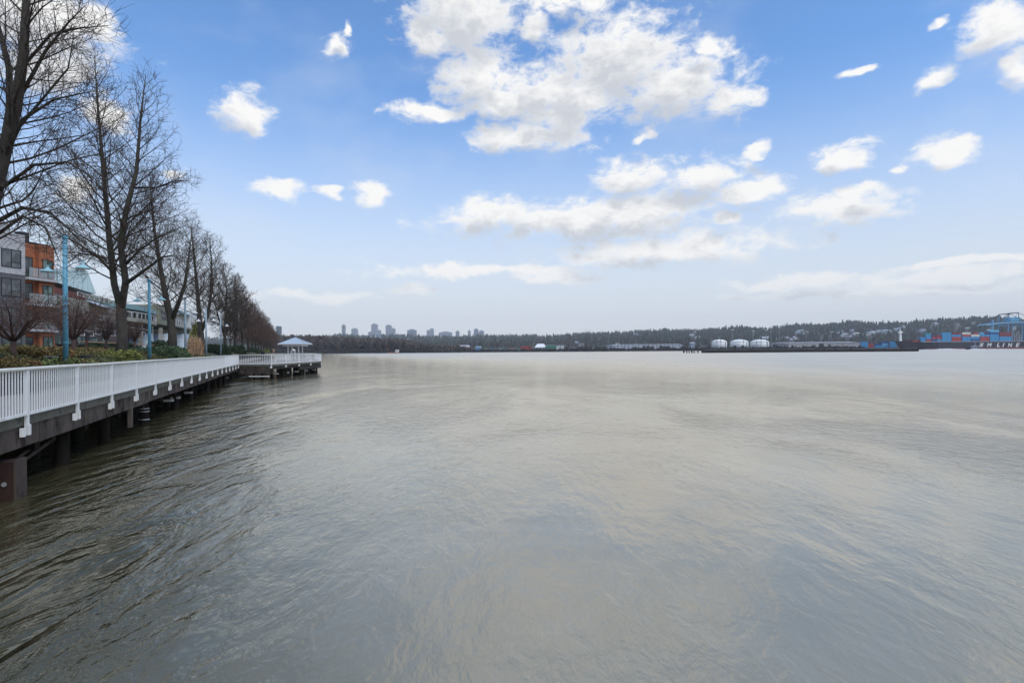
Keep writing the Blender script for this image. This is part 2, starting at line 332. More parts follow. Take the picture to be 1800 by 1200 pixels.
# ------------------------------------------------------------------ river
def water_material():
    m = bpy.data.materials.new('river_water'); m.use_nodes = True; t = m.node_tree; t.nodes.clear()
    co = N(t, 'ShaderNodeTexCoord'); pos = co.outputs['Object']
    def mapped(rot, sx, sy):
        mp = N(t, 'ShaderNodeMapping'); mp.inputs['Rotation'].default_value = (0,0,rot); mp.inputs['Scale'].default_value = (sx, sy, 1)
        t.links.new(pos, mp.inputs[0]); return mp.outputs[0]
    # wind patches: where the surface is ruffled and where it is slick
    patch = noise_(t, mapped(R(-20), 1.0, 0.45), 0.11, 4.0, 0.55, 0.8).outputs['Fac']
    ruff = smooth(t, patch, 0.36, 0.62, 0.25, 1.0)
    # reflected wake running along the boardwalk
    sx = N(t, 'ShaderNodeSeparateXYZ'); t.links.new(pos, sx.inputs[0])
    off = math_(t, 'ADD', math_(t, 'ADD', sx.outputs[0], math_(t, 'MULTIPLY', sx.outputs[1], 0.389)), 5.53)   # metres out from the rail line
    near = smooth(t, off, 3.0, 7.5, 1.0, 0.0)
    swell = noise_(t, mapped(R(8), 1.0, 0.36), 0.95, 4.0, 0.58, 0.7).outputs['Fac']
    swell2 = noise_(t, mapped(R(62), 1.0, 0.35), 0.45, 3.0, 0.5, 1.2).outputs['Fac']
    band = noise_(t, mapped(R(9), 1.0, 0.16), 0.62, 3.0, 0.6, 0.8).outputs['Fac']     # slick and ruffled bands beside the boardwalk
    slick = smooth(t, band, 0.42, 0.56, 0.12, 1.35)
    ruff = math_(t, 'MULTIPLY', ruff, math_(t, 'ADD', math_(t, 'MULTIPLY', near, math_(t, 'SUBTRACT', slick, 1.0)), 1.0))
    chop = noise_(t, mapped(R(14), 1.0, 0.5), 3.4, 4.0, 0.6, 0.6).outputs['Fac']
    fine = noise_(t, mapped(R(80), 1.0, 0.42), 7.5, 4.0, 0.6, 0.4).outputs['Fac']
    h = math_(t, 'MULTIPLY', swell, math_(t, 'ADD', math_(t, 'MULTIPLY', near, 0.13), 0.022))
    h = math_(t, 'ADD', h, math_(t, 'MULTIPLY', swell2, 0.048))
    h = math_(t, 'ADD', h, math_(t, 'MULTIPLY', chop, math_(t, 'MULTIPLY', ruff, math_(t, 'ADD', math_(t, 'MULTIPLY', near, 0.022), 0.040))))
    h = math_(t, 'ADD', h, math_(t, 'MULTIPLY', fine, math_(t, 'MULTIPLY', ruff, 0.021)))
    bp = N(t, 'ShaderNodeBump'); bp.inputs['Strength'].default_value = 1.0; bp.inputs['Distance'].default_value = 1.0
    t.links.new(h, bp.inputs['Height'])
    silt = noise_(t, mapped(0, 1, 1), 0.25, 4.0, 0.6, 1.0).outputs['Fac']
    shadec = mixc(t, smooth(t, off, 2.5, 8.5), (0.062,0.058,0.032,1), (0.305,0.280,0.215,1))  # dark olive by the boardwalk paints in deck shade and tree reflections
    body = N(t, 'ShaderNodeBsdfDiffuse'); siltc = mixc(t, smooth(t, silt, 0.35, 0.65), (0.86,0.86,0.83,1), (1.0,1.0,1.0,1)); setin(t, body.inputs[0], mixc(t, 1.0, shadec, siltc, 'MULTIPLY'))
    t.links.new(bp.outputs[0], body.inputs['Normal'])
    gl = N(t, 'ShaderNodeBsdfGlossy'); setin(t, gl.inputs['Roughness'], smooth(t, off, 3.0, 110.0, 0.05, 0.32)); gl.inputs['Color'].default_value = (1.0,0.885,0.73,1)
    t.links.new(bp.outputs[0], gl.inputs['Normal'])
    lw = N(t, 'ShaderNodeLayerWeight'); lw.inputs['Blend'].default_value = 0.5; t.links.new(bp.outputs[0], lw.inputs['Normal'])
    fac = math_(t, 'MULTIPLY_ADD', math_(t, 'POWER', lw.outputs['Facing'], 3.7), 0.90, 0.050, clamp=True)
    mx = N(t, 'ShaderNodeMixShader'); setin(t, mx.inputs[0], fac); t.links.new(body.outputs[0], mx.inputs[1]); t.links.new(gl.outputs[0], mx.inputs[2])
    out = N(t, 'ShaderNodeOutputMaterial'); t.links.new(mx.outputs[0], out.inputs[0])
    return m
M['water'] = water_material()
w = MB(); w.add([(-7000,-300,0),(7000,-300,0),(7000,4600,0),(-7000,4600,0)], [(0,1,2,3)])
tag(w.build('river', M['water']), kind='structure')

# ------------------------------------------------------------------ promenade frame
DX, DY = -0.3625, 0.9320
def pr(s, o, z=0.0): return Vector((-5.53+DX*s-DY*o, DY*s+DX*o, z))     # s along the rail, o inland
def s_at(px, o): Z = (5.53+1.073*o)/((511-px)/1000.0); return (Z-DX*o)/DY
def Z_at(px, o): return (5.53+1.073*o)/((511-px)/1000.0)
ANG = math.atan2(DX, DY)          # rotation about z from +Y (negative x): used for pieces laid along s
ROTZ = math.atan2(DY, DX)         # x axis -> s direction
def gz(o):
    T = [(-1,1.45),(3.2,1.50),(3.7,2.25),(4.3,2.52),(5.2,2.75),(8,3.05),(14,3.35),(24,3.6),(400,4.5)]
    return float(np.interp(o, [a for a,b in T], [b for a,b in T]))

# near land
def build_land():
    ss = [-30,-10,0,5,10,15,20,25,30,36,42,50,58,66,75,85,95,110,130,150,180,220,260,300,350,400,460]
    oo = [3.6,3.9,4.3,4.7,5.2,6,7,8,10,12,14,18,24,40,80,160,320]
    V = []; Fc = []
    for i, s in enumerate(ss):
        for j, o in enumerate(oo):
            bend = max(0, s-330)**2*0.004
            p = pr(s, o+bend, gz(o)+0.08*mnoise.noise(Vector((s*0.3, o*0.6, 0)))); V.append(p[:])
    m = len(oo)
    for i in range(len(ss)-1):
        for j in range(m-1): Fc.append((i*m+j, i*m+j+1, (i+1)*m+j+1, (i+1)*m+j))
    me = np_mesh('ground', V, Fc, True); tag(link('ground', me, M['soil']), kind='structure')
    b = MB()   # bulkhead / bank under the boardwalk, down into the river
    for i in range(len(ss)-1):
        b0 = max(0, ss[i]-330)**2*0.004; b1 = max(0, ss[i+1]-330)**2*0.004
        b.add([pr(ss[i],3.0+b0,-1), pr(ss[i+1],3.0+b1,-1), pr(ss[i+1],3.62+b1,gz(3.6)+0.1), pr(ss[i],3.62+b0,gz(3.6)+0.1)], [(0,1,2,3)])
    tag(b.build('river_bank', M['bank']), kind='structure')
build_land()

# ------------------------------------------------------------------ far shore terrain
SKY_PX = [(-300,600),(300,596),(490,592),(560,591),(600,586),(640,589),(700,587),(760,589),(800,590),(870,588),(930,588),(960,590),(1000,586),(1050,583),(1100,582),(1130,580),
          (1215,578),(1260,576),(1300,572),(1345,576),(1380,571),(1410,567),(1450,567),(1500,563),(1540,566),(1600,564),(1640,559),(1700,557),(1760,556),(1800,559),(1900,557),(2300,560)]
def v_sky(u):
    px = 900+1000*u; y = np.interp(px, [a for a,b in SKY_PX], [b for a,b in SKY_PX]); return uv(px, float(y))[1]
def z_crest_at(u): return float(np.interp(u, [-0.9,-0.1,0.3,0.9,1.4], [3300,3000,2500,1900,1900]))
def far_z(u, Z):
    Zc = z_crest_at(u); zc = HC+(v_sky(u)-19.0/Zc)*Zc
    if Z < 800: return 2.6*(Z-772)/28.0
    Z0 = 1150.0
    if Z < Z0: return 2.6+ (Z-800)*0.004
    if Z < Zc:
        k = (Z-Z0)/(Zc-Z0); return 4.0+(zc-4.0)*(k*k*(3-2*k)*0.5+k*0.5)
    return zc-(Z-Zc)*0.004
def build_far():
    us = np.linspace(-1.3, 1.7, 130); Zs = [764,772,786,800,900,1000,1150,1300,1450,1600,1750,1900,2050,2200,2400,2600,2800,3000,3300,3700,4100,4600]
    V = [(u*Z, Z, far_z(u,Z) if Z >= 772 else -0.8) for Z in Zs for u in us]; n = len(us)
    Fc = [(i*n+j, i*n+j+1, (i+1)*n+j+1, (i+1)*n+j) for i in range(len(Zs)-1) for j in range(n-1)]
    tag(link('far_shore', np_mesh('far_shore', V, Fc, True), M['hill']), kind='structure')
build_far()

def conifer_template(seed):
    rg = np.random.default_rng(seed); V = []; Fc = []
    tiers = 6
    for i in range(tiers):
        z0 = 0.08+0.88*i/tiers; z1 = min(1.0, z0+0.30); r = 0.17*(1-i/tiers)**0.85+0.02; n = 7; b = len(V)
        V.append((0,0,z1))
        for k in range(n*2):
            a = 2*math.pi*(k+rg.uniform(-.3,.3))/(n*2); rr = r*(rg.uniform(0.85,1.25) if k % 2 == 0 else rg.uniform(0.35,0.6)); V.append((rr*math.cos(a), rr*math.sin(a), z0+(0.0 if k%2==0 else 0.06)+rg.uniform(-.02,.02)))
        for k in range(n*2): Fc.append((b, b+1+k, b+1+(k+1)%(n*2)))
    return np.array(V), np.array(Fc)
def brush_template(seed, n=46, spread=0.45):
    rg = np.random.default_rng(seed); V = []; Fc = []
    for i in range(n):
        a = rg.uniform(0, 2*math.pi); h0 = rg.uniform(0.0,0.45); h1 = rg.uniform(0.45,1.0); r1 = spread*math.sin(math.pi*min(1,h1*0.9))*rg.uniform(.3,1)
        p0 = np.array([0.05*math.cos(a),0.05*math.sin(a),h0]); p1 = np.array([r1*math.cos(a),r1*math.sin(a),h1])
        w = np.array([-math.sin(a),math.cos(a),0])*rg.uniform(0.03,0.07)+np.array([0,0,rg.uniform(-.03,.03)])
        b = len(V); V += [p0, p1-w, p1+w]; Fc.append((b,b+1,b+2))
        p2 = p1+np.array([rg.uniform(-.16,.16), rg.uniform(-.16,.16), rg.uniform(.0,.12)]); b = len(V); V += [p1*0.7+p0*0.3, p2-w*0.8, p2+w*0.8]; Fc.append((b,b+1,b+2))
    return np.array(V), np.array(Fc)
def scatter(name, temps, pts, mt, label, cat):
    Vs = []; Fs = []; base = 0
    for (x,y,z,h,wd) in pts:
        tv, tf = temps[random.randrange(len(temps))]; a = random.uniform(0, 6.283); c, s = math.cos(a), math.sin(a)
        v = np.empty_like(tv); v[:,0] = (tv[:,0]*c-tv[:,1]*s)*wd+x; v[:,1] = (tv[:,0]*s+tv[:,1]*c)*wd+y; v[:,2] = tv[:,2]*h+z
        Vs.append(v); Fs.append(tf+base); base += len(tv)
    return tag(link(name, np_mesh(name, np.concatenate(Vs), np.concatenate(Fs)), mt), label, cat, kind='stuff')
# sites of the hillside houses; the wood leaves a clearing below each
HP = [(1340,594),(1345,596),(1352,593),(1368,597),(1376,595),(1383,593),(1390,597),(1396,594),(1402,585),(1408,584),(1411,586),(1400,597),(1480,591),(1485,589),(1490,590),(1495,592),(1500,589),(1506,588),(1478,582),(1497,581),(1520,588),(1527,587),(1534,586),
      (1545,583),(1552,584),(1556,582),(1561,584),(1566,583),(1575,581),(1580,578),(1586,572),(1588,575),(1618,581),(1623,582),(1644,571),(1682,570),(1684,573),(1700,578),(1713,567),(1740,583),(1782,577),(1224,594),(1228,592),(1117,588),(1119,590),(1216,590),
      (650,594),(657,594),(664,594),(671,595),(708,604),(715,599),(720,597),(735,594),(745,594),(755,595),(770,594),(786,607),(1010,604),(1014,602),(1022,606),(1085,606)]
HOUSES = []
for px, py in HP:
    u = (px-900)/1000; v = uv(px, py)[1]; Z = z_crest_at(u)-50
    for Zt in range(1000, 3200, 20):
        if HC+v*Zt <= far_z(u, Zt)+3: Z = Zt; break
    HOUSES.append((u, Z))
def clear_of_houses(u, Z):
    return not any(abs(u-hu) < 0.0065 and hZ-170 < Z < hZ+6 for hu, hZ in HOUSES)
CT = [conifer_template(i) for i in range(5)]; BT = [brush_template(i) for i in range(6)]
pts_c, pts_b = [], []
for i in range(9000):
    u = random.uniform(-0.62, 1.15); Zc = z_crest_at(u); k = random.random()**0.7; Z = 1150+(Zc+60-1150)*k
    brownness = (0.55 if u > 0.1 else 0.35)*(1-k)**1.1+0.06+0.25*max(0, mnoise.noise(Vector((u*9, Z*0.004, 3))))
    z = far_z(u, Z)-1
    if not clear_of_houses(u, Z): continue
    if random.random() < brownness: h = random.uniform(9,17); pts_b.append((u*Z, Z, z, h, h*random.uniform(.9,1.4)))
    else:
        h = random.uniform(10,24)*(1.25 if random.random() < .12 else 1)*(1+0.25*mnoise.noise(Vector((u*14,Z*0.003,7)))); pts_c.append((u*Z, Z, z, h, h*random.uniform(1.0,1.6)))
for i in range(1500):                                            # the wooded skyline
    u = random.uniform(-0.62, 1.15); Zc = z_crest_at(u); Z = Zc+random.uniform(-150,60)
    h = random.uniform(12,27)*(0.8+0.5*mnoise.noise(Vector((u*25,0,1)))); pts_c.append((u*Z, Z, far_z(u,Z)-1, h, h*random.uniform(.9,1.5)))
scatter('hill_conifers', CT, pts_c, M['conifer'], 'dark blue-green conifer forest covering the far hillside', 'forest')
scatter('hill_bare_trees', BT, pts_b, M['thicket'], 'brown leafless trees mixed through the far hillside', 'forest')
pts = []
for i in range(1500):                                            # bare riverside wood at left
    px = random.uniform(470, 830)*1.0; u = (px-900)/1000; Z = random.uniform(790, 1120)
    hmax = float(np.interp(px, [470,560,640,700,740,800,830], [27,24,21,19,13,9,6])); h = hmax*random.uniform(.55,1.0)
    pts.append((u*Z, Z, far_z(u,Z)-0.5, h, h*random.uniform(.9,1.3)))
scatter('riverside_wood', BT, pts, M['thicket'], 'grey-brown leafless wood along the far bank at left', 'forest')
pts = []
for i in range(1900):
    u = random.uniform(-0.5, 0.62); Z = random.uniform(774, 800); h = random.uniform(2.2,4.5) if u < -0.1 else random.uniform(1.6,3.0)
    pts.append((u*Z, Z, max(0.2,far_z(u,Z)), h, h*random.uniform(1.5,2.6)))
for i in range(260):
    u = random.uniform(0.08, 0.9); Z = random.uniform(800, 1000); h = random.uniform(3,6); pts.append((u*Z, Z, far_z(u,Z)-.5, h, h*random.uniform(1.2,2.0)))
scatter('shore_scrub', BT, pts, M['shore_scrub'], 'low dark scrub lining the waterline of the far bank', 'scrub')

# ------------------------------------------------------------------ boardwalk on piles
SP = 3.03; S0 = 12.77; K0, K1 = -4, 17
SA, SB = S0+K0*SP, S0+K1*SP
bw = thing('boardwalk', pr(S0, 0, 1.5), 'long timber boardwalk on dark piles running along the left bank', 'boardwalk')
pl = MB(); s = SA
while s < 150:
    pl.fbox(pr, s, s+0.14, 0.13, 3.7, 1.47+random.uniform(-.003,.003), 1.54); s += 0.152
o = pl.build('deck_plank', M['planks'], bw); o['kind'] = 'stuff'
s = SA
while s < SB-0.5:                                                 # mossy kerb pieces and timber stringers, butt jointed
    L = min(random.choice([5.6,6.1,4.9]), SB-s); j = random.uniform(-.012,.012)
    MB().fbox(pr, s+0.006, s+L-0.006, 0.04+j, 0.125, 1.40+j*0.5, 1.59+j*0.5).build('kerb', M['deck_edge'], bw); s += L
s = SA+1.2
while s < SB-0.5:
    L = min(random.choice([6.0,5.2,6.6]), SB-s); j = random.uniform(-.018,.018)
    MB().fbox(pr, s+0.01, s+L-0.01, 0.085+j, 0.32, 0.95+j, 1.395).build('stringer', M['timber'], bw); s += L
for o_ in (1.3, 2.4):
    MB().fbox(pr, SA, SB, o_, o_+0.25, 0.97, 1.46).build('stringer', M['timber'], bw)
def rough_pile(s, o, r, z0, z1, lean=0.0, name='pile', mt='pile', n=10):
    b = MB(); pts = []; rad = []
    for i in range(6):
        k = i/5; pts.append(pr(s+lean*k, o, z0+(z1-z0)*k)+Vector((random.uniform(-.01,.01), random.uniform(-.01,.01), 0))); rad.append(r*(1.06-0.1*k)*random.uniform(.95,1.05))
    b.tube(pts, rad, n); return b.build(name, M[mt], bw, smooth=True)
sp = [s_at(px, 0.35) for px in (108, 186, 256, 310, 337, 366)]
for i, s in enumerate(sp): rough_pile(s, 0.42, 0.17, -1, 0.95, lean=(0.30 if i == 0 else 0.0))
s = sp[-1]+4
while s < SB: rough_pile(s, 0.42, 0.16, -1, 0.95); s += random.uniform(3.2,4.2)
s = SA
while s < SB:
    for o_ in (1.45, 2.5): rough_pile(s+random.uniform(-.3,.3), o_+random.uniform(-.1,.1), 0.16, -1, 0.96, lean=random.uniform(-.1,.1), n=8)
    MB().fbox(pr, s-0.15, s+0.15, 0.32, 3.1, 0.70, 0.96).build('cap_beam', M['pile'], bw); s += 3.4
# square fender pile at the near end, light facing board and bolts
sq = s_at(14, 0.2)
sqp = MB().fbox(pr, sq-0.42, sq+0.08, -0.02, 0.50, -1, 0.76).build('square_pile', M['red_pile'], bw)
MB().fbox(pr, sq-0.40, sq+0.06, -0.075, -0.022, -1, 0.78).build('facing_board', M['timber'], sqp)
MB().tube([pr(sq-0.44,0.12,0.33), pr(sq-0.40,0.12,0.33)], 0.045, 8).build('bolt', M['steel'], sqp)
# thin square post, braces, banded pile
s2 = s_at(221, 0.2); MB().fbox(pr, s2-0.10, s2+0.10, 0.02, 0.14, 0.30, 0.95).build('hanger_post', M['timber'], bw)
s3 = s_at(108, 0.5)
for k in range(2): MB().tube([pr(s3-2.6-0.5*k, 1.0, 0.05), pr(s3+0.2, 0.45+0.3*k, 0.86)], 0.045, 6).build('brace', M['timber'], bw)
s4 = s_at(256, 0.35)
for zz in (0.18, 0.50, 0.62):
    MB().lathe(pr(s4, 0.42, zz), [(0.172,0),(0.195,0),(0.195,0.035),(0.172,0.035)], 12).build('band', M['steel'], bw)
for px in (300, 312, 334, 398):
    s5 = s_at(px, 0.3); MB().fbox(pr, s5-0.16, s5+0.12, 0.20, 0.60, 0.52, 0.62).build('pile_cap', M['concrete'], bw)

def railing(root, path, sections_step, bal_step, single=300, z_top=2.576, z_bot=1.645, posts_foot=True, skip=0):
    """path: list of ground points (x,y); posts, top/bottom rails and balusters as parts of root"""
    bal = MB(); bal.box(-0.012,0.012,-0.010,0.010,z_bot+0.015,z_top-0.03); bal_me = bal.mesh('baluster')
    pm = MB(); pm.box(-0.045,0.045,-0.03,0.03,1.20 if posts_foot else 1.55, z_top-0.02)
    if posts_foot:
        pm.box(-0.055,0.055,-0.055,-0.032,1.20,1.42)
        pm.box(-0.27,-0.20,-0.052,0.03,1.19,1.37)
    pm_me = pm.mesh('post')
    base = root.location; count = 0; joined = MB()
    for i in range(len(path)-1):
        a, b = Vector(path[i]), Vector(path[i+1]); L = (b-a).length; t = (b-a)/L; rz = math.atan2(t.y, t.x)
        n = max(1, round(L/sections_step))
        for k in range(n+1):
            if k == n and i < len(path)-2: continue
            q = a+t*(L*k/n); ob = link('post', pm_me, M['white_rail'], root, (q.x-base.x, q.y-base.y, -base.z)); ob.rotation_euler = (0,0,rz)
        segs = n*2
        pts = [Vector((a.x+t.x*L*k/segs, a.y+t.y*L*k/segs, z_top+random.uniform(-.006,.006))) for k in range(segs+1)]
        MB().tube(pts, 0.042, 8).build('top_rail', M['top_rail'], root, smooth=True)
        bb = MB()
        fr = lambda s_, o_, z_: (a.x+t.x*s_-t.y*o_, a.y+t.y*s_+t.x*o_, z_)
        bb.fbox(fr, 0.0, L, -0.026, 0.026, z_bot-0.03, z_bot+0.022); bb.build('bottom_rail', M['white_rail'], root)
        nb = max(1, round(L/n/bal_step))
        for k in range(n):
            for j in range(1, nb):
                q = a+t*(L*(k+j/nb)/n)
                if k >= skip and count < single:
                    ob = link('baluster', bal_me, M['white_rail'], root, (q.x-base.x, q.y-base.y, -base.z)); ob.rotation_euler = (0,0,rz+random.uniform(-.05,.05)); count += 1
                else:
                    joined.box(q.x-.02, q.x+.02, q.y-.02, q.y+.02, z_bot+.015, z_top-.03)
    if joined.v: ob = joined.build('far_balusters', M['white_rail'], root); ob['kind'] = 'stuff'
rl = thing('railing', pr(S0, 0, 1.6), 'long white metal railing with close balusters along the boardwalk edge', 'railing')
railing(rl, [pr(SA,0.0)[:2], pr(SB,0.0)[:2]], SP, 0.132, 300, skip=3)

# ------------------------------------------------------------------ pier platform with gazebo
A, B_, D_, E_, F_ = (-28.95,60.0), (-25.2,59.6), (-25.5,76.0), (-32.3,93.0), (-41.0,93.5)
pp = thing('pier', (-28,70,1.5), 'short timber pier with dark fascia jutting from the boardwalk into the river', 'pier')
xy = lambda a, b, z: Vector((a, b, z))
MB().prism([A,B_,D_,E_,F_], xy, 1.46, 1.56).build('deck', M['planks'], pp)
def edge_beam(name, p, q, z0, z1, th, inset, mt):
    p, q = Vector(p), Vector(q); t = (q-p).normalized(); L = (q-p).length
    fr = lambda s_, o_, z_: (p.x+t.x*s_-t.y*o_, p.y+t.y*s_+t.x*o_, z_)
    return MB().fbox(fr, 0.02, L-0.02, inset, inset+th, z0, z1).build(name, M[mt], pp)
for p, q in ((A,B_),(B_,D_),(D_,E_)):
    edge_beam('kerb', p, q, 1.385, 1.58, 0.12, -0.03, 'deck_edge')
edge_beam('fascia', A, B_, 0.62, 1.37, 0.2, 0.06, 'black_timber')
for k in range(3): edge_beam('facing_board', (A[0]+0.3,A[1]-0.03), (B_[0]-0.1,B_[1]-0.03), 0.60+k*0.25, 0.83+k*0.25, 0.06, 0.0, 'timber')
edge_beam('fascia', B_, (-25.4,68.0), 1.05, 1.37, 0.2, 0.06, 'black_timber')
edge_beam('fascia', (-25.4,68.0), D_, 0.72, 1.37, 0.3, 0.04, 'black_timber')
edge_beam('fascia', D_, E_, 0.72, 1.37, 0.3, 0.04, 'black_timber')
MB().tube([Vector((-27.5,59.4,0.34)), Vector((-25.3,59.3,0.34))], 0.05, 6).build('ladder_rail', M['white_rail'], pp)
for x in (-27.2,-25.5): MB().box(x-.07,x+.07,59.42,59.54,-0.5,0.70).build('ladder_post', M['timber'], pp)
for i in range(46):
    a, b = random.random(), random.random()
    px_, py_ = random.choice([(-25.6-0.4*a, 60.2+15.5*b), (-26-4*a, 60.5+16*b), (-28.5-5.4*b-3*a, 77+14*b), (-26.2-6.6*b-0.3*a, 76+16*b)])
    MB().tube([Vector((px_,py_,-1)), Vector((px_+random.uniform(-.1,.1),py_,1.4))], 0.17, 7).build('pile', M['pile'], pp, smooth=True)
for i in range(5):
    y = 61.5+i*3.1; x = -25.25-0.0185*(y-59.6)
    MB().box(x-.5,x-.05,y-.2,y+.2,0.48,0.58).build('pile_cap', M['concrete'], pp)
pr2 = thing('railing', (-25.5,70,1.6), 'white metal railing around the edge of the short pier', 'railing')
railing(pr2, [(A[0]+0.1,A[1]-0.05),(B_[0],B_[1]-0.05),D_,E_,F_], 4.1, 0.19, 300)
# gazebo
gx, gy = -32.6, 85.6
gzb = thing('gazebo', (gx,gy,1.56), 'white gazebo with pale blue pyramid roof on the short pier', 'gazebo')
rf = MB(); e0, e1, zt = 1.9, 0.12, 5.0
rf.hexa([(gx-e0,gy-e0,4.06),(gx+e0,gy-e0,4.06),(gx+e0,gy+e0,4.06),(gx-e0,gy+e0,4.06),(gx-e1,gy-e1,zt),(gx+e1,gy-e1,zt),(gx+e1,gy+e1,zt),(gx-e1,gy+e1,zt)])
M['gazebo_roof'] = mat('gazebo_roof', (0.44,0.50,0.56), (0.38,0.45,0.52), 1.0, 0.4)
ro = rf.build('roof', M['gazebo_roof'], gzb)
for sx in (-1,1):
    for k in range(-4,5):
        f0 = k/4.5*e0
        MB().tube([Vector((gx+f0,gy+sx*e0,4.09)), Vector((gx+f0*0.06+0,gy+sx*e1,zt-abs(k)*0.0)) if abs(k)==0 else Vector((gx+f0,gy+sx*(abs(f0)+0.02),4.08+(zt-4.06)*(e0-abs(f0))/(e0-e1)))], 0.025, 4).build('roof_seam', M['gazebo_roof'], ro)
        MB().tube([Vector((gx+sx*e0,gy+f0,4.09)), Vector((gx+sx*(abs(f0)+0.02),gy+f0,4.08+(zt-4.06)*(e0-abs(f0))/(e0-e1)))], 0.025, 4).build('roof_seam', M['gazebo_roof'], ro)
MB().box(gx-1.92,gx+1.92,gy-1.92,gy+1.92,3.98,4.055).build('eave', M['white_paint'], gzb)
for sx in (-1,1):
    MB().box(gx-1.4,gx+1.4,gy+sx*1.35-.06,gy+sx*1.35+.06,3.72,3.90).build('ring_beam', M['white_paint'], gzb)
    MB().box(gx+sx*1.35-.06,gx+sx*1.35+.06,gy-1.28,gy+1.28,3.72,3.90).build('ring_beam', M['white_paint'], gzb)
    for sy in (-1,1): MB().box(gx+sx*0.78-.07,gx+sx*0.78+.07,gy+sy*0.78-.07,gy+sy*0.78+.07,1.56,3.98).build('post', M['white_paint'], gzb)
kx, ky = -34.3, 89.2
ks = thing('canopied_stand', (kx,ky,1.56), 'small white stand with a pointed cap seen beneath the gazebo roof', 'stand')
MB().lathe((kx,ky,3.05), [(0.40,0),(0.40,0.05),(0.05,0.28),(0.01,0.30)], 8).build('cap', M['white_paint'], ks)
for sx in (-1,1):
    for sy in (-1,1): MB().box(kx+sx*.27-.035,kx+sx*.27+.035,ky+sy*.27-.035,ky+sy*.27+.035,1.56,3.05).build('leg', M['white_paint'], ks)
MB().box(kx-.3,kx+.3,ky-.3,ky+.3,1.9,2.0).build('shelf', M['white_paint'], ks)
def slat_bench(x, y, rz, label):
    b = thing('bench', (0,0,0), label, 'bench', 'white benches on the pier')
    for k in range(4): MB().box(-0.9,0.9,-0.20+k*0.11,-0.11+k*0.11,0.42,0.46).build('seat_slat', M['white_paint'], b)
    for k in range(12): MB().box(-0.86+k*0.155,-0.80+k*0.155,0.25,0.29,0.42,0.92).build('back_slat', M['white_paint'], b)
    MB().box(-0.9,0.9,0.235,0.305,0.92,0.99).build('back_rail', M['white_paint'], b)
    for sx in (-0.82,0.82):
        for yy in (-0.17,0.22): MB().box(sx-.035,sx+.035,yy-.035,yy+.035,0,0.42).build('leg', M['white_paint'], b)
    b.location = (x,y,1.565); b.rotation_euler = (0,0,rz)
slat_bench(-27.6, 68.5, R(20), 'white slatted bench behind the near stretch of pier railing')
slat_bench(-28.6, 79.0, R(-60), 'white slatted bench farther along the pier beside the gazebo')

# ------------------------------------------------------------------ lamp posts
lm_o = 4.0
def lamp(px, label, mat_post, mat_shade, first=False):
    s = s_at(px, lm_o); p = pr(s, lm_o, gz(lm_o)-0.05); t = thing('street_lamp', p, label, 'street lamp', 'lamp posts along the promenade')
    b = MB(); b.tube([p, p+Vector((0,0,5.55))], [0.105,0.085], 12); b.build('pole', M[mat_post], t, smooth=True)
    b = MB(); b.lathe(p+Vector((0,0,5.55)), [(0.105,0),(0.12,0.03),(0.12,0.10),(0.02,0.16)], 12); b.build('finial', M[mat_post], t)
    for h in (1.0, 2.9): MB().lathe(p+Vector((0,0,h)), [(0.10,0),(0.112,0.01),(0.112,0.05),(0.10,0.06)], 12).build('collar', M[mat_post], t)
    for sg in (-1, 1):
        ax = Vector((0.93,-0.36,0))*sg*1.19
        z = 4.30
        MB().tube([p+Vector((0,0,z-0.05)), p+ax*0.45+Vector((0,0,z+0.16)), p+ax*0.85+Vector((0,0,z+0.22)), p+ax+Vector((0,0,z+0.16))], 0.018, 6).build('arm', M[mat_post], t)
        sh = MB(); c = p+ax+Vector((0,0,z-0.12))
        sh.lathe(c, [(0.285,0),(0.29,0.02),(0.20,0.09),(0.09,0.15),(0.055,0.19),(0.05,0.30)], 20); so = sh.build('lamp_shade', M[mat_shade], t)
        MB().lathe(c+Vector((0,0,-0.035)), [(0.04,0),(0.13,0.01),(0.15,0.034)], 12).build('lens', M['lamp_glass'], so)
lamp(115.5, 'tall turquoise blue lamp post with two conical shades, nearest of the row', 'blue_post', 'teal_shade')
lamp(263, 'turquoise blue lamp post rising behind the green hedge, second of the row', 'blue_post', 'teal_shade')
lamp(326, 'grey-blue lamp post beside the tan ornamental grass, third of the row', 'grey_post', 'white_paint')
lamp(362.5, 'grey lamp post by the dark round shrub, fourth of the row', 'grey_post', 'white_paint')
lamp(388, 'small grey lamp post among the distant trees, fifth of the row', 'grey_post', 'white_paint')

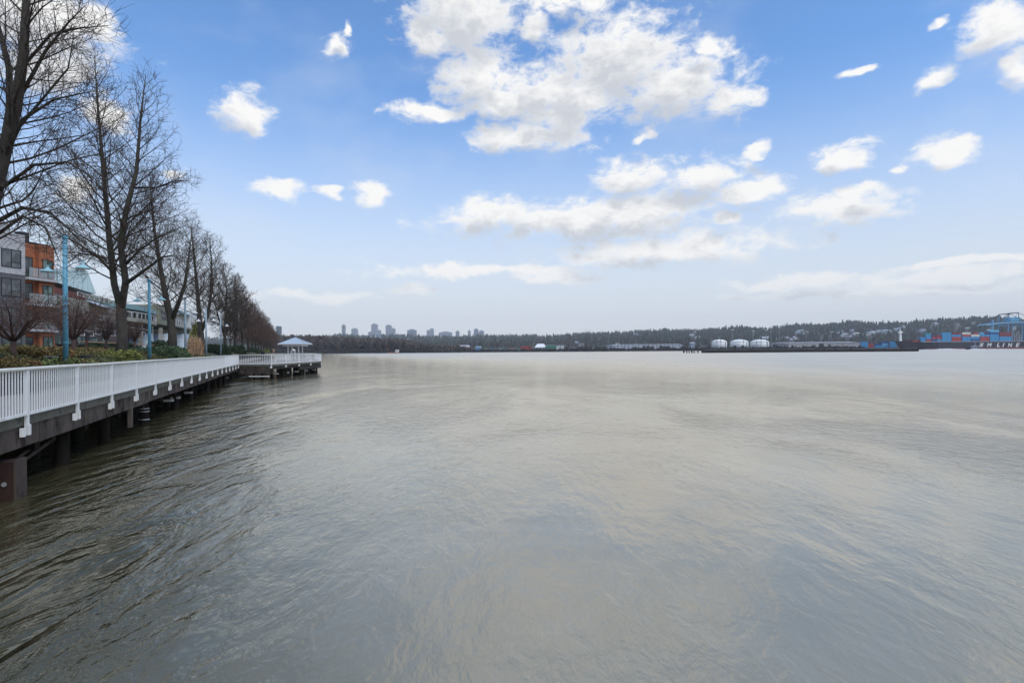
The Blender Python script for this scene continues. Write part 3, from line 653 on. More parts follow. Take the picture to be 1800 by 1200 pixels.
# ------------------------------------------------------------------ bare trees
def rot_dir(d, ang, az):
    a = d.orthogonal().normalized(); a.rotate(__import__('mathutils').Quaternion(d, az)); return (d*math.cos(ang)+a*math.sin(ang)).normalized()
class Tree:
    def __init__(s, seed, detail=1.0, twig_r=0.0065, droop=0.0):
        s.rg = random.Random(seed); s.trunk = MB(); s.crown = MB(); s.detail = detail; s.tr = twig_r; s.droop = droop
    def limb(s, p, d, L, r0, level, maxlevel, up=0.12):
        rg = s.rg; n = 5 if level == 1 else (4 if level == 2 else (3 if level == 3 else 2)); pts = [p.copy()]; dirs = [d.copy()]; q = p.copy(); dd = d.copy()
        wob = 0.10 if level < 3 else 0.13
        for i in range(n):
            dd = (dd+Vector((rg.gauss(0,wob), rg.gauss(0,wob), rg.gauss(0,wob)*0.7+up*(1 if level > 1 else 0.8)))).normalized()
            q = q+dd*(L/n); pts.append(q.copy()); dirs.append(dd.copy())
        r1 = max(s.tr*0.55, r0*0.22); rad = [r0+(r1-r0)*(i/n)**0.9 for i in range(n+1)]
        (s.trunk if level == 1 and r0 > 0.06 else s.crown).tube(pts, rad, 5 if level == 1 else 3, cap=False)
        if level >= maxlevel: return
        dens = {1: 3.0, 2: 3.9, 3: 4.6}[level]*s.detail
        m = max(2, int(L*dens*(0.85+0.3*rg.random())))
        az = rg.uniform(0, 6.28)
        for j in range(m):
            k = 0.18+0.82*(j+rg.random())/m; fi = k*n; i = min(n-1, int(fi)); f = fi-i
            pp_ = pts[i].lerp(pts[i+1], f); dv = dirs[min(n, i+1)]; rr = rad[i]+(rad[i+1]-rad[i])*f
            az += 2.4+rg.uniform(-.6,.6)
            ang = rg.uniform(0.45, 0.85); nd = rot_dir(dv, ang, az)
            LL = L*rg.uniform(0.28,0.52)*(1.12-0.72*k) if level < 3 else rg.uniform(0.25,0.6)
            LL = max(LL, 0.25)
            s.limb(pp_, nd, LL, max(s.tr, rr*rg.uniform(.42,.6)), level+1, maxlevel, up*rg.uniform(.5,1.1))
    def leader(s, pts, rads, start=0.2, spacing=0.42, Lmax=5.0, low=0.25, maxlevel=4, ang0=0.85, up=0.10, toplen=1.2):
        rg = s.rg; s.trunk.tube(pts, rads, 10, cap=True)
        seg = [(pts[i+1]-pts[i]).length for i in range(len(pts)-1)]; tot = sum(seg); h = start*tot; az = rg.uniform(0, 6.28)
        while h < tot*0.985:
            x = h; i = 0
            while x > seg[i] and i < len(seg)-1: x -= seg[i]; i += 1
            f = x/seg[i]; p = pts[i].lerp(pts[i+1], f); d = (pts[i+1]-pts[i]).normalized(); r = rads[i]+(rads[i+1]-rads[i])*f
            k = h/tot; az += 2.4+rg.uniform(-.5,.5)
            L = (Lmax*(1-k)**0.75*(0.55+0.45*min(1,(k-start)/0.12+0.35))+toplen*0.35)*rg.uniform(0.65,1.15)
            a = ang0*(1.12-0.45*k)*rg.uniform(.85,1.15)
            nd = rot_dir(d, a+0.15, az)
            s.limb(p, nd, L, min(r*0.5, 0.0105*L+0.006), 1, maxlevel, up*(1.0 if k > 0.35 else 0.45))
            h += spacing*rg.uniform(.6,1.4)*(0.75 if k > .7 else 1)
    def finish(s, name, base, label, group, bark='bark', twig='twig', cat='tree'):
        t = thing(name, base, label, cat, group)
        s.trunk.build('trunk', M[bark], t, smooth=True); s.crown.build('crown', M[twig], t)
        return t
TG = 'row of leafless trees along the promenade'
def Pz(px, py, Z): return P(px, py, Z)
# nearest tree: trunk beyond the left edge, leaning over the promenade
Z1 = 17.5
t1 = Tree(11, 1.0, 0.006)
b1 = Vector((P(-62,620,Z1).x, Z1, 2.6))
t1.leader([b1, Pz(-42,500,Z1), Pz(-20,380,Z1), Pz(4,280,Z1), Pz(28,190,Z1-.1), Pz(42,90,Z1-.2), Pz(47,-20,Z1-.2), Pz(50,-150,Z1-.2), Pz(60,-280,Z1)], [.30,.25,.22,.19,.155,.125,.09,.06,.02], start=0.22, spacing=0.24, Lmax=4.3, maxlevel=4, ang0=0.95, up=0.07)
t1.leader([Pz(8,262,Z1), Pz(18,190,Z1+.5), Pz(16,120,Z1+.9), Pz(-10,20,Z1+1.2), Pz(-30,-90,Z1+1.2)], [.13,.11,.09,.06,.02], start=0.15, spacing=0.4, Lmax=2.6, maxlevel=4)
for (a, bpt, r) in (((2,290),[(40,210),(95,175),(165,160)],.07), ((-10,340),[(60,290),(120,285),(190,330)],.06), ((-25,400),[(40,365),(90,375),(150,430)],.075), ((-30,430),[(40,380),(80,400),(105,460)],.06),
                    ((30,180),[(80,90),(120,40),(150,10)],.06), ((38,120),[(90,60),(140,50),(190,45)],.05), ((20,240),[(70,180),(120,120),(130,60)],.05)):
    pts = [Pz(a[0],a[1],Z1)]+[Pz(q[0],q[1],Z1-.25*(i+1)) for i, q in enumerate(bpt)]
    rr = [r*(1-.28*i) for i in range(len(pts))]
    t1.leader(pts, rr, start=0.15, spacing=0.22, Lmax=1.5, maxlevel=4, ang0=0.8, up=0.05, toplen=0.8)
t1.finish('bare_tree', b1, 'nearest leafless tree, its leaning trunk cut by the left edge of the photo', TG)
# the forked tree
Z2 = Z_at(213, 5.0)
t2 = Tree(23, 1.0, 0.0085)
b2 = Vector((P(214,620,Z2).x, Z2, 2.7)); fk = Pz(213,545,Z2)
t2.trunk.tube([b2+Vector((0,0,-.3)), Pz(215,600,Z2), fk, Pz(212,528,Z2)], [.38,.30,.29,.19], 12)
t2.leader([fk, Pz(201,500,Z2), Pz(194,440,Z2), Pz(188,370,Z2), Pz(180,280,Z2), Pz(172,190,Z2), Pz(166,98,Z2)], [.22,.20,.185,.155,.115,.07,.015], start=0.12, spacing=0.27, Lmax=6.0, maxlevel=4, up=0.10)
t2.leader([fk, Pz(221,495,Z2-.4), Pz(212,430,Z2-.8), Pz(222,370,Z2-1.1), Pz(240,300,Z2-1.3), Pz(247,210,Z2-1.4), Pz(256,132,Z2-1.4)], [.22,.205,.19,.155,.115,.07,.015], start=0.14, spacing=0.27, Lmax=5.6, maxlevel=4, up=0.10)
for (a, bpt, r) in (((219,500),[(250,478),(285,452),(310,448)],.13), ((216,470),[(245,440),(280,415),(330,395)],.09), ((200,480),[(170,450),(140,445),(110,470)],.09), ((236,330),[(275,330),(305,318),(335,318)],.07)):
    pts = [Pz(a[0],a[1],Z2-.4)]+[Pz(q[0],q[1],Z2-.5-.5*(i+1)) for i, q in enumerate(bpt)]
    t2.leader(pts, [r*(1-.27*i) for i in range(len(pts))], start=0.2, spacing=0.3, Lmax=2.2, maxlevel=4, ang0=0.8, up=0.06, toplen=0.9)
t2.finish('bare_tree', b2, 'tall leafless tree whose trunk forks into two straight stems', TG)
# third tree
Z3 = Z_at(303, 5.0); t3 = Tree(31, 0.95, 0.010)
b3 = Vector((P(303,620,Z3).x, Z3, 2.7))
t3.leader([b3+Vector((0,0,-.3)), Pz(303,590,Z3), Pz(300,560,Z3), Pz(291,520,Z3), Pz(282,470,Z3), Pz(272,410,Z3), Pz(266,350,Z3), Pz(263,300,Z3)], [.42,.36,.31,.26,.19,.13,.07,.015], start=0.22, spacing=0.27, Lmax=6.6, maxlevel=4)
t3.leader([Pz(303,560,Z3), Pz(313,535,Z3-.5), Pz(325,500,Z3-1), Pz(332,450,Z3-1.2), Pz(338,400,Z3-1.2)], [.22,.19,.14,.08,.015], start=0.15, spacing=0.4, Lmax=4.5, maxlevel=4)
t3.finish('bare_tree', b3, 'leafless tree with slightly leaning trunk behind the green hedge', TG)
Z4 = Z_at(360, 5.0); t4 = Tree(41, 0.85, 0.013)
b4 = Vector((P(357,620,Z4).x, Z4, 2.7))
t4.leader([b4+Vector((0,0,-.3)), Pz(353,585,Z4), Pz(350,550,Z4), Pz(346,500,Z4), Pz(340,440,Z4), Pz(335,385,Z4)], [.42,.36,.28,.19,.11,.015], start=0.26, spacing=0.34, Lmax=8.0, maxlevel=4)
t4.leader([Pz(353,585,Z4), Pz(365,555,Z4), Pz(372,510,Z4), Pz(372,460,Z4), Pz(368,415,Z4)], [.24,.20,.15,.09,.015], start=0.15, spacing=0.36, Lmax=6.0, maxlevel=4)
t4.finish('bare_tree', b4, 'stout leafless tree rising behind the tan ornamental grass', TG)
# trees further along: three builds, copied
def far_tree(seed, h, twig):
    t = Tree(seed, 0.9, 0.022); rg = t.rg
    fkz = h*0.2
    t.leader([Vector((0,0,-.3)), Vector((0.05,0,fkz)), Vector((rg.uniform(-.4,.4),rg.uniform(-.3,.3),h*.45)), Vector((rg.uniform(-.5,.5),0,h*.72)), Vector((rg.uniform(-.5,.5),0,h))], [.32,.25,.17,.09,.015], start=0.2, spacing=0.32, Lmax=h*0.42, maxlevel=4)
    for sg in (-1, 1):
        t.leader([Vector((0.05,0,fkz)), Vector((sg*1.0,sg*.3,h*.4)), Vector((sg*1.8,sg*.4,h*.62)), Vector((sg*2.2,sg*.3,h*.84))], [.17,.13,.08,.015], start=0.15, spacing=0.42, Lmax=h*0.28, maxlevel=4)
    return t.finish('bare_tree', Vector((0,0,0)), 'x', TG, 'bark', twig)
protos = [far_tree(51, 15.5, 'twig'), far_tree(52, 15.0, 'twig_brown'), far_tree(53, 14.5, 'twig_brown')]
for p_ in protos: KIDS[p_.name] = [k for k in bpy.data.objects if k.parent == p_]
used = set()
spots = [(396,0,1.0,'slim leafless tree standing between the two dark round shrubs'),(414,0,1.05,'leafless tree with narrow pointed top before the dense brown trees')]
for i, px in enumerate([427,437,444,450,455,459.5,463,466,469,471.5,474,476,478,480,482,484,486]):
    spots.append((px, 1+i % 2, 0.94+0.10*random.random(), 'reddish-brown leafless tree in the dense far end of the promenade row'))
for px, k, sc_, lb in spots:
    src = protos[k]; 
    if k in used: o = copy_tree(src)
    else: o = src; used.add(k)
    of = 5.0 if px < 430 else random.uniform(4.2,6.5)
    s = s_at(px, of); o.location = pr(s, of, gz(of)-0.1); o.rotation_euler = (0,0,random.uniform(0,6.28)); o.scale = (sc_,sc_,sc_*random.uniform(.95,1.05)); o['label'] = lb
# a second rank farther from the water thickens the far end
for px in (405,416,426,435,442,448,454,459,464,468,472,476):
    o = copy_tree(protos[1+int(px) % 2]); of = random.uniform(11,16); s = s_at(px, of)
    o.location = pr(s, of, gz(of)-0.1); o.rotation_euler = (0,0,random.uniform(0,6.28)); q = random.uniform(.75,.9); o.scale = (q,q,q)
    o['label'] = 'brown leafless tree set back behind the promenade row'; o['group'] = 'second rank of leafless trees'
# a tree of the row beyond the left edge (seen only mirrored in the river)
o = copy_tree(protos[0]); p = pr(3.0, 5.2, 2.6); o.location = p; o.scale = (1.05,1.05,1.1); o['label'] = 'leafless tree beyond the left edge, seen only mirrored in the river'

# ornamental maples: short trunk, wide dense crown
def maple(px, o_, h, w, label, seed, base_py=None):
    t = Tree(seed, 1.25, 0.0065); s = s_at(px, o_); b = pr(s, o_, gz(o_)-0.1); rg = t.rg
    t.trunk.tube([b, b+Vector((0.03,0,h*.14)), b+Vector((0.02,0.03,h*.28))], [.13,.10,.09], 9)
    f = b+Vector((0.02,0.03,h*.26))
    for i in range(13):
        a = i/13*6.28+rg.uniform(-.3,.3); rr = w*0.5*rg.uniform(.75,1.0)
        e = f+Vector((math.cos(a)*rr, math.sin(a)*rr, h*rg.uniform(.16,.62))); m_ = f.lerp(e, .5)+Vector((0,0,h*.13))
        t.leader([f, m_, e], [.042,.026,.007], start=0.2, spacing=0.11, Lmax=w*0.30, maxlevel=3, ang0=0.85, up=0.02, toplen=0.5)
    t.finish('maple', b, label, 'small leafless maples behind the railing', 'maple', 'maple', 'tree')
maple(22, 5.0, 2.9, 4.4, 'low spreading leafless maple before the grey and orange building', 61)
maple(128, 5.0, 3.5, 3.9, 'reddish leafless maple standing just right of the blue lamp post', 62)
maple(186, 7.5, 3.4, 2.6, 'thin leafless maple left of the forked tree', 63)
maple(236, 8.0, 3.4, 2.4, 'thin leafless maple between the forked tree and second lamp post', 64)

# ------------------------------------------------------------------ shrubs and hedges
def shrub(name, px0, px1, py_top, o_, depth, mt, label, n=5000, leaf=0.07, z0=None, group=None, box=False, cat='shrub', core='core'):
    Z = Z_at((px0+px1)/2, o_); c = P((px0+px1)/2, py_top, Z); g = gz(o_)-0.15 if z0 is None else z0
    rx = (px1-px0)/2000.0*Z; h = max(0.3, c.z-g); s = s_at((px0+px1)/2, o_); b = pr(s, o_, g); b.x, b.y = c.x, Z
    t = thing(name, b, label, cat, group); rg = RNG
    e = 0.55 if box else 0.9
    m = n; th = rg.uniform(0, 2*np.pi, m); ph = np.arcsin(np.clip(rg.uniform(-0.05, 1, m), 0, 1))
    sg = lambda x, p: np.sign(x)*np.abs(x)**p
    X = sg(np.cos(ph), e)*sg(np.cos(th), e); Y = sg(np.cos(ph), e)*sg(np.sin(th), e); Zz = sg(np.sin(ph), e)
    lump = 1+0.10*np.sin(X*5+px0)+0.09*np.sin(Y*6+1+px1)+0.07*np.sin(X*13+Y*9)*np.cos(Zz*7)
    r = rg.uniform(0.84, 1.04, m)*lump
    Pn = np.stack([X*rx*r, Y*depth*r, Zz*h*r*0.97], 1)
    # core
    cb = MB(); K, J = 18, 7
    for j in range(J):
        pz = math.pi/2*j/(J-1)
        for k in range(K):
            a = 2*math.pi*k/K; x, y, z = float(sg(np.cos(pz),e)*sg(np.cos(a),e)), float(sg(np.cos(pz),e)*sg(np.sin(a),e)), float(sg(np.sin(pz),e))
            q = 0.86*(1+0.10*math.sin(x*5+px0)+0.09*math.sin(y*6+1+px1)); cb.v.append((b.x+x*rx*q, b.y+y*depth*q, b.z+z*h*q*0.97))
    for j in range(J-1):
        for k in range(K): cb.f.append((j*K+k, j*K+(k+1)%K, (j+1)*K+(k+1)%K, (j+1)*K+k))
    cb.build('stems', M[core], t)
    d1 = rg.normal(size=(m,3)); d1 /= np.linalg.norm(d1, axis=1)[:,None]; d2 = rg.normal(size=(m,3)); d2 -= d1*np.sum(d1*d2,1)[:,None]; d2 /= np.linalg.norm(d2, axis=1)[:,None]
    L = leaf*rg.uniform(.6,1.4,(m,1))
    V = np.stack([Pn-d1*L, Pn+d2*L*0.45, Pn+d1*L, Pn-d2*L*0.45], 1).reshape(-1,3); Fc = np.arange(m*4).reshape(-1,4)
    link('foliage', np_mesh('foliage', V, Fc), M[mt], t); return t
shrub('hedge', -70, 104, 612, 6.4, 1.5, 'hedge_brown', 'long brown-green hedge below the grey and orange building', 9000, 0.055, box=True, cat='hedge')
shrub('hedge', 117, 186, 611.5, 6.6, 1.4, 'hedge_brown', 'rust-brown hedge mound right of the blue lamp post', 6500, 0.055, cat='hedge')
shrub('shrub', -40, 66, 627, 3.8, 0.7, 'hedge_brown', 'low brown-green shrub mound behind the nearest railing', 6500, 0.045)
shrub('shrub', 168, 246, 616, 4.2, 0.8, 'hedge_lime', 'yellow-green bush in front of the forked tree', 5000, 0.07)
shrub('hedge', 232, 330, 608.5, 4.6, 1.5, 'hedge_green', 'rounded clipped green hedge behind the railing', 12000, 0.065, cat='hedge')
shrub('shrub', 268, 300, 598, 9.0, 1.6, 'hedge_dark', 'dark shrub behind the rounded green hedge', 3000, 0.1)
shrub('shrub', 142, 240, 603, 11.0, 1.6, 'hedge_dark', 'dark green low hedge behind the forked tree', 5000, 0.1)
shrub('shrub', 356, 400, 604.5, 5.0, 1.7, 'hedge_dark', 'dark green round shrub right of the tan ornamental grass', 6000, 0.10)
shrub('shrub', 396, 432, 607.5, 5.0, 2.0, 'hedge_dark', 'dark green round shrub nearest the pier corner', 6000, 0.13)
shrub('shrub', 436, 456, 611, 5.2, 2.4, 'hedge_dark', 'small dark shrub at the foot of the dense brown trees', 3500, 0.18)
shrub('shrub', 452, 474, 614, 5.2, 2.4, 'hedge_lime', 'dull yellow-green shrub behind the pier railing', 3000, 0.22)
shrub('shrub', 334, 352, 571, 9.0, 1.3, 'hedge_lime', 'bright green shrub above the tan ornamental grass', 3000, 0.14)
shrub('shrub', 318, 336, 612, 4.6, 0.7, 'straw', 'rusty low shrub at the foot of the third lamp post', 2500, 0.07)
for i, (px, lb) in enumerate(((80,'first from the left'),(94,'second from the left'),(121,'third from the left'),(133,'fourth from the left'),(160,'fifth from the left'))):
    shrub('variegated_plant', px-7, px+7, 630.5 if i < 4 else 631, 3.55, 0.22, 'variegated', 'small pale yellow-green plant just behind the rail, '+lb, 500, 0.06, group='pale plants behind the railing', cat='plant')
def grass_clump(px0, px1, py, o_, label, n, mt='straw'):
    Z = Z_at((px0+px1)/2, o_); c = P((px0+px1)/2, py, Z); b = Vector((c.x, Z, gz(o_)-0.9)); h = c.z-b.z; rx = (px1-px0)/2000*Z
    t = thing('ornamental_grass', b, label, 'grass'); V = []; Fc = []
    for i in range(n):
        a = random.uniform(0,6.28); r = math.sqrt(random.random()); x0, y0 = math.cos(a)*r*rx*.45, math.sin(a)*r*rx*.45; x1, y1 = x0*2.2+random.gauss(0,.10), y0*2.2+random.gauss(0,.10); hh = h*random.uniform(.45,1.06)*(1-.16*r)
        wv = Vector((random.gauss(0,1),random.gauss(0,1),0)).normalized()*0.012
        k = len(V); V += [(x0-wv.x,y0-wv.y,0),(x0+wv.x,y0+wv.y,0),(x1+wv.x*.7,y1+wv.y*.7,hh),(x1-wv.x*.7,y1-wv.y*.7,hh)]; Fc.append((k,k+1,k+2,k+3))
        if random.random() < .75:      # plume
            z0 = hh*.78
            for j in range(3):
                f = .8+.2*random.random(); q = Vector((x0+(x1-x0)*f, y0+(y1-y0)*f, hh*f)); d = Vector((random.gauss(0,1),random.gauss(0,1),random.gauss(.4,1))).normalized()*.09; e = d.orthogonal().normalized()*.022
                k = len(V); V += [tuple(q-d),tuple(q+e),tuple(q+d),tuple(q-e)]; Fc.append((k,k+1,k+2,k+3))
    o = link('blades', np_mesh('blades', V, Fc), M[mt], t)
grass_clump(329, 356, 588, 4.4, 'tall tan ornamental grass clump between two lamp posts', 620)
grass_clump(473, 484, 612, 5.0, 'small tan grass clump behind the pier railing', 600)
# leafy ground cover over the whole planting bed
m = 26000; ss = RNG.uniform(6, 75, m); oo = 3.55+RNG.uniform(0, 1, m)**1.6*7.0
hg = np.array([gz(float(o)) for o in oo])+RNG.uniform(0.0, 0.22, m)+0.10*np.sin(ss*1.7)*np.sin(oo*2.3)
Pn = np.stack([-5.53+DX*ss-DY*oo, DY*ss+DX*oo, hg], 1)
d1 = RNG.normal(size=(m,3)); d1 /= np.linalg.norm(d1, axis=1)[:,None]; d2 = RNG.normal(size=(m,3)); d2 -= d1*np.sum(d1*d2,1)[:,None]; d2 /= np.linalg.norm(d2, axis=1)[:,None]
L = 0.075*RNG.uniform(.6,1.4,(m,1)); V = np.stack([Pn-d1*L, Pn+d2*L*.45, Pn+d1*L, Pn-d2*L*.45], 1).reshape(-1,3)
M['cover'] = mat('cover', (0.16,0.115,0.042), (0.085,0.10,0.034), 0.5, 0.8, island=0.5)
tag(link('ground_cover', np_mesh('ground_cover', V, np.arange(m*4).reshape(-1,4)), M['cover']), 'low brown-green ground cover in the bed behind the railing', 'ground cover', kind='stuff')
# low timber fence and a small sign post behind the beds
fe = thing('low_fence', pr(s_at(210,9.5), 9.5, gz(9.5)), 'low thin timber fence behind the hedges and forked tree', 'fence')
f0, f1 = s_at(138,9.5), s_at(305,9.5); zf = gz(9.5)
MB().fbox(pr, f0, f1, 9.47, 9.53, zf+0.62, zf+0.70).build('rail', M['straw'], fe)
k = f0
while k < f1: MB().fbox(pr, k, k+.09, 9.54, 9.62, zf-.1, zf+.74).build('post', M['timber'], fe); k += 3.2
sg_ = s_at(152, 8.0); sgn = thing('sign_post', pr(sg_,8.0,gz(8)), 'small dark sign board on a brown wooden post behind the reddish maple', 'sign')
MB().fbox(pr, sg_-.06, sg_+.06, 7.95, 8.05, gz(8)-.1, gz(8)+1.15).build('post', M['red_trim'], sgn)
MB().fbox(pr, sg_-.32, sg_+.32, 7.88, 7.94, gz(8)+.75, gz(8)+1.25).build('board', M['frame_dark'], sgn)
# two small dark fixtures in the bed, person on the promenade
def fixture(px, py, o_, w, label, legs):
    Z = Z_at(px, o_); c = P(px, py, Z); g = gz(o_)-0.05; t = thing('park_fixture', Vector((c.x,Z,g)), label, 'fixture', 'dark fixtures in the planting bed')
    MB().box(c.x-w/2,c.x+w/2,Z-.14,Z+.14,c.z-.13,c.z).build('box', M['frame_dark'], t)
    MB().box(c.x-w/2-.02,c.x+w/2+.02,Z-.16,Z+.16,c.z+.003,c.z+.03).build('lid', M['steel'] if legs == 1 else M['frame_dark'], t)
    for k in range(legs):
        x = c.x+(0 if legs == 1 else (k-.5)*w*0.6); MB().box(x-.03,x+.03,Z-.03,Z+.03,g,c.z-.13).build('leg', M['frame_dark'], t)
fixture(89.5, 627.5, 3.9, 0.32, 'small dark box with a grey lid on one leg, left of the blue lamp post', 1)
fixture(147, 626, 4.3, 0.42, 'small dark flat box on two legs, right of the reddish maple', 2)
def person(px, Z, zf, label):
    x = P(px, 618, Z).x; t = thing('person', Vector((x,Z,zf)), label, 'person')
    J = {'pel':(0,0,.95,.15),'sp':(0,0,1.15,.15),'ch':(0,0,1.36,.17),'nk':(0,0,1.50,.06),'hd':(0,-.01,1.60,.085),'tp':(0,0,1.70,.075),
         'sl':(-.17,0,1.42,.065),'el':(-.23,.04,1.15,.05),'wl':(-.20,-.06,.93,.035),'fl':(-.19,-.08,.86,.03),'sr':(.17,0,1.42,.065),'er':(.23,.04,1.15,.05),'wr':(.20,-.06,.93,.035),'fr':(.19,-.08,.86,.03),
         'hl':(-.09,0,.88,.10),'kl':(-.10,-.06,.50,.07),'al':(-.10,.02,.09,.05),'tl':(-.11,-.14,.04,.04),'hr':(.09,0,.88,.10),'kr':(.11,.06,.49,.07),'ar':(.11,.16,.09,.05),'tr':(.12,.02,.04,.04)}
    E = [('pel','sp'),('sp','ch'),('ch','nk'),('nk','hd'),('hd','tp'),('ch','sl'),('sl','el'),('el','wl'),('wl','fl'),('ch','sr'),('sr','er'),('er','wr'),('wr','fr'),('pel','hl'),('hl','kl'),('kl','al'),('al','tl'),('pel','hr'),('hr','kr'),('kr','ar'),('ar','tr')]
    ks_ = list(J); me = bpy.data.meshes.new('body'); me.from_pydata([J[k][:3] for k in ks_], [(ks_.index(a),ks_.index(b)) for a,b in E], [])
    o = link('body', me, M['cloth_black'], t); md = o.modifiers.new('skin','SKIN'); o.modifiers.new('sub','SUBSURF').levels = 1
    o.modifiers['sub'].render_levels = 2
    for i, k in enumerate(ks_): me.skin_vertices[0].data[i].radius = (J[k][3],J[k][3])
    me.skin_vertices[0].data[0].use_root = True
    MB().lathe((x,Z+.01,zf+1.60), [(0.06,-.03),(.098,0.02),(.10,.08),(.06,.14),(.01,.155)], 12).build('hair', M['frame_dark'], t, smooth=True)
    MB().lathe((x,Z-.055,zf+1.555), [(0.02,-.05),(.06,-.02),(.068,.03),(.05,.07)], 10).build('face', M['skin'], t, smooth=True)
person(462, 84.0, 1.545, 'person in dark clothes walking on the promenade behind the pier railing')

# ------------------------------------------------------------------ grey and orange apartment building
BA, BB = -59.88, 0.143
def bZ(px): return BA/((px-900)/1000.0-BB)
def bf(t, n, z): L = math.sqrt(1+BB*BB); return Vector((BA+BB*t+n/L, t-n*BB/L, z))    # t = Y along the facade, n out to the river
def bz(px, py): return P(px, py, bZ(px)).z
ap = thing('apartment_building', bf(58,0,3.2), 'modern apartment block of pale brick, dark grey and orange panels at the left edge', 'building')
tE, t45 = bZ(96.5), bZ(45); tL = 30.0
zt_b = bz(20,409); zmid = bz(20,481); zor = bz(60,427)
MB().fbox(bf, tL, t45, -14, 0, 2.5, zmid).build('lower_wall', M['dark_brick'], ap)
MB().fbox(bf, tL, t45+0.002, -14, 0.03, zmid+0.003, zt_b).build('upper_wall', M['white_brick'], ap)
MB().fbox(bf, tL, t45-0.5, -13, -1.2, zt_b+0.003, bz(20,389)).build('penthouse', M['pale_panel'], ap)
MB().fbox(bf, t45+0.01, tE, -12, -0.5, 2.5, zor).build('orange_wall', M['orange'], ap)
MB().fbox(bf, t45+0.006, tE+.02, -12.1, -0.45, zor+0.003, zor+0.16).build('parapet', M['frame_dark'], ap)
tm = bZ(70)
for ya, yb in ((497,530),(590,612)): pass
MB().fbox(bf, tm, tE+0.004, -0.49, 0.0, bz(85,497), zor-0.05).build('orange_bay', M['orange'], ap)
MB().fbox(bf, tm, tE+0.004, -0.49, 0.0, 2.5, bz(85,585)).build('orange_bay', M['orange'], ap)
MB().fbox(bf, tm, tE+0.004, -0.49, -0.02, bz(85,584), bz(85,499)).build('orange_bay', M['orange'], ap)
def window(root, fr, t0, t1, z0, z1, n, mull=1, gm='glass', trans=True, curtain=False):
    f = MB(); w_ = 0.07
    f.fbox(fr, t0, t1, n, n+.05, z0, z0+w_); f.fbox(fr, t0, t1, n, n+.05, z1-w_, z1)
    f.fbox(fr, t0, t0+w_, n, n+.05, z0+w_, z1-w_); f.fbox(fr, t1-w_, t1, n, n+.05, z0+w_, z1-w_)
    for k in range(mull):
        c = t0+(t1-t0)*(k+1)/(mull+1); f.fbox(fr, c-.04, c+.04, n, n+.05, z0+w_, z1-w_)
    if trans: f.fbox(fr, (t0+t1)/2+.04, t1-w_, n, n+.05, z0+(z1-z0)*.30, z0+(z1-z0)*.30+.06)
    wo_ = f.build('window', M['frame_dark'], root)
    for k in range(mull+1):
        a = t0+(t1-t0)*k/(mull+1); b_ = t0+(t1-t0)*(k+1)/(mull+1)
        MB().fbox(fr, a+.03, b_-.03, n+.004, n+.02, z0+.03, z1-.03).build('pane', M[gm], wo_)
wt0, wt1 = bZ(2.5), bZ(37.5)
rows = [(470,438,0.032),(521,489,0.003),(571,541,0.003),(611,591,0.003)]
for yb, yt, n_ in rows:
    for k in range(9):
        sh = -k*3.0
        window(ap, bf, wt0+sh, wt1+sh, bz(20,yb), bz(20,yt), n_, 1, 'glass')
for yb, yt in ((486,451),(526,497),(572,545),(610,592)):
    window(ap, bf, bZ(46.5), bZ(65), bz(56,yb), bz(56,yt), -0.49, 0, 'glass', trans=False)
for yb, yt in ((488,457),(531,502),(576,546),(610,592)):
    window(ap, bf, bZ(75.5), bZ(93.5), bz(85,yb), bz(85,yt), 0.004, 1, 'glass_green', trans=False)
for yt in (485, 530, 575):
    z_ = bz(60,yt+3); bal = MB().fbox(bf, t45+.02, tE+.05, -0.44, 0.42, z_-.28, z_).build('balcony', M['pale_panel'], ap)
    for k in range(4):
        c = t45+.08+(tE-t45-.1)*k/3; MB().fbox(bf, c-.025, c+.025, 0.34, 0.39, z_, z_+1.05).build('rail_post', M['frame_dark'], bal)
    MB().fbox(bf, t45+.05, tE, 0.335, 0.395, z_+1.05, z_+1.09).build('handrail', M['frame_dark'], bal)
m_ = bpy.data.materials.new('clear_glass'); m_.use_nodes = True; pb = m_.node_tree.nodes['Principled BSDF']; pb.inputs['Base Color'].default_value = (.5,.55,.55,1); pb.inputs['Roughness'].default_value = .05; pb.inputs['Alpha'].default_value = .35; M['clear_glass'] = m_
for yt in (485, 530, 575):
    z_ = bz(60,yt+3); MB().fbox(bf, t45+.06, tE-.02, 0.36, 0.375, z_+.06, z_+1.03).build('glass_guard', M['clear_glass'], ap)
MB().fbox(bf, t45+.1, t45+1.0, -1.4, -0.6, zor+.18, zor+1.1).build('roof_vent', M['frame_dark'], ap)

# ------------------------------------------------------------------ cream condominium with teal roofs
CO = 22.0
def cs(px, o=CO): return s_at(px, o)
def cz(px, py, o=CO): return P(px, py, Z_at(px, o)).z
cd = thing('condominium', pr(cs(200), CO, 3.4), 'long cream condominium with white balconies and teal roofs behind the trees', 'building')
def cbox(name, px0, px1, py0, py1, o0, o1, mt, parent=None, pref=None):
    pref = pref or (px0+px1)/2
    return MB().fbox(pr, cs(px0), cs(px1), o0, o1, cz(pref,py0), cz(pref,py1)).build(name, M[mt], parent or cd)
cbox('ground_wall', 97, 345, 622, 572, CO+2.2, CO+14, 'brown_wall', pref=230)
cbox('terrace_wall', 97, 216, 600, 561, CO+0.6, CO+2.19, 'brown_wall', pref=160)
cbox('upper_wall', 97, 216, 560.5, 528, CO+1.0, CO+13, 'cream', pref=160)
